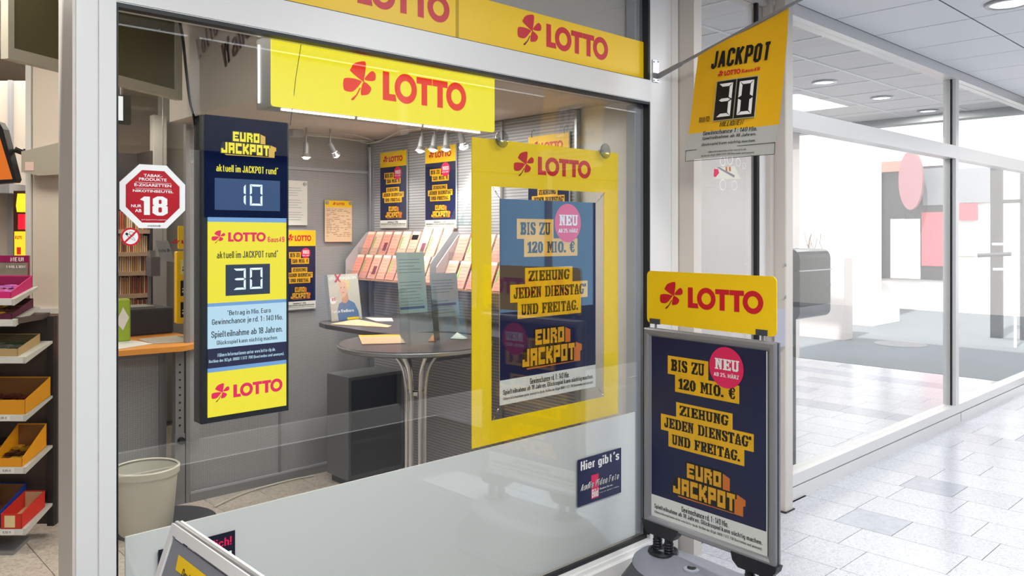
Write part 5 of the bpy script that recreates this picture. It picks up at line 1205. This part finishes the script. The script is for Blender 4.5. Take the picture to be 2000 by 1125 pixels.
MB().fbox(fk,-.5,.02,-.4,.08,-.2,-.1).build('foot_post',M_alu2,rk)
for i,(u0,z) in enumerate(((-.10,.10+.005),(-.10,.407+.005),(-.12,.669+.006))):
    o=MB().fbox(fk,u0-.03,z-.002,u0+.045,z+.026,.004,.006).build('price_tag',M_whp,rk); MB().text(fk,('0,55 €','0,65 €','0,95 €')[i],u0-.01,z+.006,u0+.03,z+.018,.0065).build('price_lettering',M_dkgrey,o)
def carton(label,u0,u1,z,n1,n0,hf,hb,mo,mi,fill=None,fm=None,tilt=.22,stick=None,fname='chocolate_bar',lab2=''):
    """open shelf carton: low front, higher back, tilted towards the shopper"""
    Nv=(fk.N*-1); upv=(fk.V+fk.N*0)
    A=Fr(fk.p(0,z,n1),fk.U,fk.V); 
    def P(u,v,d): return fk.p(u,z+v+d*tilt,n1-d)
    dp=n1-n0; t=thing('sweets_carton',label,'box',tuple(P((u0+u1)/2,0,0)))
    def slab(a,b,c,d,th,mb,dirv):
        vs=[V3(p) for p in (a,b,c,d)]; w2=[p+dirv*th for p in vs]; mb.add(vs+w2,[(0,1,2,3),(7,6,5,4),(0,4,5,1),(1,5,6,2),(2,6,7,3),(3,7,4,0)])
    mb=MB()
    slab(P(u0,0,0),P(u1,0,0),P(u1,hf,0),P(u0,hf,0),.003,mb,fk.N*-1)
    slab(P(u0,0,dp),P(u1,0,dp),P(u1,hb,dp),P(u0,hb,dp),.003,mb,fk.N)
    slab(P(u0,0,0),P(u0,0,dp),P(u0,hb,dp),P(u0,hf,0),.003,mb,fk.U)
    slab(P(u1,0,0),P(u1,0,dp),P(u1,hb,dp),P(u1,hf,0),.003,mb,fk.U*-1)
    slab(P(u0,0,0),P(u1,0,0),P(u1,0,dp),P(u0,0,dp),.003,mb,fk.V)
    mb.build('carton_wall',mo,t)
    lin_=MB(); lin_.add([P(u0+.004,.004,.004),P(u1-.004,.004,.004),P(u1-.004,.004,dp-.004),P(u0+.004,.004,dp-.004),P(u1-.004,hb-.004,dp-.0045),P(u0+.004,hb-.004,dp-.0045)],[(0,1,2,3),(3,2,4,5)]); lin_.build('inner_liner',mi,t)
    if stick: MB().fbox(Fr(P(0,0,0),fk.U,fk.V),u0+.02,.008,u0+.02+min(.06,(u1-u0)*.5),hf-.008,.0004,.0012).build('front_label',stick,t)
    if fill:
        rows=fill; k=0
        for i in range(rows):
            for j in range(3):
                d0=dp*(.10+.28*j); uu_=u0+.012+(u1-u0-.024)*(i/rows); wdt=(u1-u0-.024)/rows-.003
                c=P(uu_,.008+random.random()*.012,d0); f_=Fr(c,fk.U+fk.N*random.uniform(-.15,.15),fk.V)
                o=MB(); L2=dp*.24; o.loft([[f_.p(a,b,-e) for a,b in ((0,.002),(wdt*.2,0),(wdt*.8,0),(wdt,.002),(wdt,.012),(wdt*.8,.016),(wdt*.2,.016),(0,.012))] for e in (0,L2)])
                ob=o.build(fname,random.choice(fm),origin=c); tag(ob,lab2+', '+ORD[i]+' from the left, '+('front','middle','back')[j]+' row','sweet','bars in the '+' '.join(label.split()[:4]))
    return t
M_cy=mat('carton_yellow',(226,156,30),.5); M_cyi=mat('carton_inner_brown',(140,96,52),.6)
carton('large yellow carton of brown wrapped bars on the middle shelf',-.36,-.005,.70,-.005,-.225,.075,.10,M_cy,M_cyi,9,[mat('wrap_brown',(92,44,34),.35),mat('wrap_darkred',(120,50,40),.35)],.24,mat('label_white',(230,200,150),.5),'chocolate_bar','brown bar inside the large yellow carton')
carton('tall sided yellow carton under the large yellow one',-.17,-.02,.438,-.005,-.215,.045,.12,mat('carton_orange',(236,160,24),.5),M_cyi,3,[mat('wrap_yellow',(200,150,50),.35),mat('wrap_dkbrown',(70,44,30),.35)],.24,None,'chocolate_bar','bar inside the tall sided yellow carton')
carton('dark tray of orange brown bars left of the tall sided yellow carton',-.42,-.18,.438,-.005,-.215,.03,.05,mat('tray_dark',(40,30,34),.5),M_blk,5,[mat('wrap_orange',(190,104,50),.35)],.24,None,'chocolate_bar','orange brown bar in the dark tray')
carton('small red and cream open carton on the lowest shelf',-.125,-.02,.131,-.0,-.20,.075,.085,mat('carton_red',(214,48,36),.5),mat('carton_cream',(226,200,150),.6),None,None,.22,mat('label_cream',(236,214,160),.5))
carton('deep blue carton behind the red one on the lowest shelf',-.34,-.13,.131,-.0,-.22,.085,.115,mat('carton_blue',(28,60,150),.5),mat('carton_brown2',(150,100,60),.6),None,None,.22,mat('label_yellow',(230,200,40),.5))
carton('flat beige carton on the fourth shelf up',-.36,-.045,.99,-.01,-.2,.04,.055,mat('carton_beige',(186,160,110),.5),mat('carton_olive',(110,96,66),.6),4,[mat('wrap_green',(60,90,50),.4),mat('wrap_grey',(130,130,120),.4)],.2,mat('label_orange',(240,170,30),.5),'chocolate_bar','dull bar in the flat beige carton')
carton('brown carton with a yellow lip of bars above the beige one',-.36,-.075,1.175,-.01,-.19,.03,.05,mat('carton_purple',(90,30,60),.5),mat('carton_dkbrown',(80,46,40),.6),5,[mat('wrap_choc',(96,58,40),.35),mat('wrap_gold',(222,170,40),.35)],.24,None,'chocolate_bar','bar in the brown carton with the yellow lip')
carton('bright magenta carton of pink wrapped bars, topmost on the rack',-.36,-.08,1.28,-.01,-.19,.035,.065,mat('carton_magenta',(216,40,120),.5),mat('carton_dkmag',(140,20,80),.6),5,[mat('wrap_pink',(226,110,170),.35),mat('wrap_lilac',(190,120,200),.35),mat('wrap_yellow2',(240,170,40),.35)],.24,None,'chocolate_bar','wrapped bar in the magenta carton')
bg_=thing('crisp_bag','dark printed snack bag standing at the left edge of the blue carton','bag',tuple(fk.p(-.2,.25,-.05)))
MB().loft([[fk.p(u,z,n) for u,n in ((-.30,-.03+w0),(-.215,-.03+w0),(-.205,-.05),(-.215,-.07-w0),(-.30,-.07-w0),(-.31,-.05))] for z,w0 in ((.215,.0),(.24,.02),(.32,.02),(.36,-.018))]).build('pouch',mat('bag_print',(70,60,110),.35,noise=.5,nscale=25),bg_)
# NEU magazine board, price sign, screens, wall pieces
fm4=dn(fk,-.30); 
def wq(fr,pa,pb): a=fr.loc(*pa); b=fr.loc(*pb); return a[0],b[1],b[0],a[1]
t=thing('magazine_board','magazine board with a magenta NEU! header behind the magenta carton','poster',tuple(fm4.p(*fm4.loc(20,605))))
u0,v0,u1,v1=wq(fm4,(-30,499),(57,605)); v0=max(v0,1.19)
MB().fbox(fm4,u0,v0,u1,v1,-.01,0).build('board',mat('board_art',(150,142,128),.5,noise=.5,nscale=18),t)
MB().fbox(fm4,u0,v1-.036,u1,v1,0,.002).fbox(fm4,u1-.006,v0,u1,v1-.036,0,.002).build('magenta_header',mat('header_magenta',(150,16,84),.5),t)
a=fm4.loc(21,502); b=fm4.loc(47,511); MB().text(fm4,'NEU!',a[0],b[1],b[0],a[1],.003,.03).build('header_lettering',M_whp,t)
a=fm4.loc(12,518); b=fm4.loc(50,524); MB().text(fm4,'1 MILLION',a[0],b[1],b[0],a[1],.002,.02).build('lettering',M_whp,t)
# partition and wall behind
f5=Fr(EYEV+V3((FW[0]*4.7,FW[1]*4.7,-EYE)),UR); 
u0,v0,u1,v1=wq(f5,(64,150),(180,612)); 
pt=struct(MB().fbox(f5,u0,0,u1,3.0,-.05,0),'wall_partition',mat('partition_warm',(226,214,200),.5))
MB().fbox(f5,f5.loc(52,200)[0],0,u0-.004,3.0,-.06,.012).build('edge_post',M_white,pt)
MB().fbox(f5,u0,v0,u1,v0+.03,0,.02).build('ledge',M_white,pt)
u0,v0,u1,v1=wq(f5,(66,300),(150,346)); t=thing('wall_unit','grey rounded unit on the partition with a small pink note','unit',tuple(f5.p(u0,v0,0)))
MB().prism(f5,[(u0,v0+.02),(u0+.1,v0),(u1,v0+.01),(u1,v1+.06),(u0,v1)],.001,.12).build('body',mat('unit_grey',(170,164,150),.5),t)
a=f5.loc(74,320); MB().fbox(f5,a[0],a[1]-.05,a[0]+.05,a[1],.121,.124).build('pink_note',mat('note_pink',(226,196,186),.6),t)
f7=Fr(EYEV+V3((FW[0]*5.8,FW[1]*5.8,-EYE)),UR); u0,v0,u1,v1=wq(f7,(-120,0),(80,500))
bw2=struct(MB().fbox(f7,u0,0,u1,2.72,-.05,0),'wall_recess',M_cream)
MB().fbox(f7,f7.loc(20,200)[0],0,f7.loc(27,200)[0],2.72,0,.03).build('cover_strip',M_ltgrey,bw2)
MB().fbox(f7,f7.loc(-100,300)[0],f7.loc(0,380)[1],f7.loc(52,300)[0],f7.loc(0,362)[1],0,.2).build('cross_beam',M_ltgrey,bw2)
fT=Fr(EYEV+V3((FW[0]*5.0,FW[1]*5.0,-EYE)),UR)
P=[fT.loc(*p) for p in ((-60,215),(-2,238),(6,252),(31,350),(28,356),(-60,362))]
t=thing('wall_screen','black edged orange lit screen at the upper left edge','screen',tuple(fT.p(*P[4],0)))
MB().prism(fT,P,-.06,0).build('housing',M_plb,t)
P=[fT.loc(*p) for p in ((-60,262),(-2,262),(25,350),(-60,354))]; MB().poly(fT,P,.002).build('lit_picture',em('lit_orange',(226,112,18),.9),t)
MB().tube([fT.p(*fT.loc(20,290),-.05),fT.p(*fT.loc(38,300),-.12),fT.p(*fT.loc(40,330),-.15)],.02,8).build('mount_arm',M_plb,t)
MB().fbox(fT,fT.loc(30,288)[0],fT.loc(30,322)[1],fT.loc(41,288)[0],fT.loc(30,288)[1],-.2,-.08).build('mount_box',M_plb,t)
fS=Fr(EYEV+V3((FW[0]*5.4,FW[1]*5.4,-EYE)),UR); t=thing('lit_tower_sign','narrow lit sign, yellow lamp over red over a yellow LOTTO panel','sign',tuple(fS.p(*fS.loc(38,500),0)))
def srect(pa,pb,nm,m,par=t,n0=-.04,n1=0): u0,v0,u1,v1=wq(fS,pa,pb); return MB().fbox(fS,u0,v0,u1,v1,n0,n1).build(nm,m,par)
srect((19,372),(49,505),'backing_board',mat('sign_brown',(70,40,30),.6),t,-.06,-.041); MB().fbox(fS,fS.loc(30,400)[0],fS.loc(30,440)[1],fS.loc(34,400)[0],fS.loc(30,430)[1],-.36,-.06).build('wall_arm',M_alu2,t)
P=[fS.loc(*p) for p in ((34,378),(44,378),(47,402),(44,414),(33,414),(31,402))]; MB().prism(fS,P,-.04,0).build('yellow_lamp',em('lit_warm_yellow',(255,222,40),1.3),t)
srect((35,418),(47,448),'red_lamp',em('lit_hot_red',(240,20,50),1.2)); pn=srect((28,452),(47,500),'yellow_panel',em('lit_panel_yellow',(255,206,40),1.3))
lotto_logo(fS,*wordbox(fS,(33.5,461),(33.5,467),(43,463)),.002,(M_red,M_stem),t); srect((33,483),(41,497),'red_number',em('lit_red2',(220,30,30),1.),t,.0005,.002)

# ---- slanted lettering on the nook fascia
for txt,pa,pb,h in (('Lottos',(388,118),(437,50),.105),('Wallu',(440,134),(495,62),.12)):
    f2,L3=slant(txt,pa,pb,h); t=MB().text(f2,txt,0,0,L3*.98,h*1.15,0,.02,.1)
    t.build('fascia_lettering',mat('fascia_print',(96,66,70),.6),nb)
# ---- round ceiling downlights
def down(label,x,y,r=.09,lit=True):
    t=thing('downlight',label,'lamp',(x,y,2.999))
    R=[[(x+a*math.cos(2*math.pi*i/32),y+a*math.sin(2*math.pi*i/32),z) for i in range(32)] for a,z in ((r*.82,2.999),(r*.86,2.985),(r*1.05,2.985),(r*1.1,2.996))]
    MB().loft(R,False).build('trim_ring',M_alu,t,smooth=True)
    MB().loft([[(x+r*.82*math.cos(2*math.pi*i/32),y+r*.82*math.sin(2*math.pi*i/32),z) for i in range(32)] for z in (2.990,2.9985)]).build('diffuser',E_whi if lit else M_whp,t)
down('round recessed ceiling lamp at the top right corner',5.479,1.44,.12)
down('recessed passage ceiling lamp overhead, seen only in reflection',2.4,1.2,.12); down('passage ceiling lamp mirrored in the transom glass',3.9,.9,.12)
for (x,y),l in zip(((7.08,3.338),(8.309,3.317),(9.56,3.31)),('nearest lit round lamp in the lobby ceiling grid','middle lit round lamp in the lobby ceiling grid','farthest lit round lamp in the lobby ceiling grid')):
    down(l,x,y,.1)
    L_=D.lights.new('downlight','AREA'); L_.shape='DISK'; L_.size=.16; L_.energy=22; lo=D.objects.new('downlight_beam',L_); COL.objects.link(lo); lo.location=(x,y,2.984)

# small dark device on the wall near the left edge of the window
fD=Fr((0,5.6,0),(1,0,0)); a=fD.loc(226,184); b_=fD.loc(256,243); t=thing('ceiling_monitor','small dark monitor with a lit white edge hanging at the top left behind the glass','monitor',tuple(fD.p(a[0],b_[1],0)))
MB().fbox(fD,a[0],b_[1],b_[0],a[1],-.05,0).build('housing',M_dkgrey,t); MB().fbox(fD,a[0],b_[1]+.02,fD.loc(240,200)[0],a[1]-.01,.0,.003).build('lit_edge',em('lit_white_soft',(255,255,250),1.),t)
MB().cyl(fD.p(b_[0]-.05,a[1],-.025),fD.p(b_[0]-.05,2.995,-.025),.012,k=8).build('hanger',M_alu2,t)
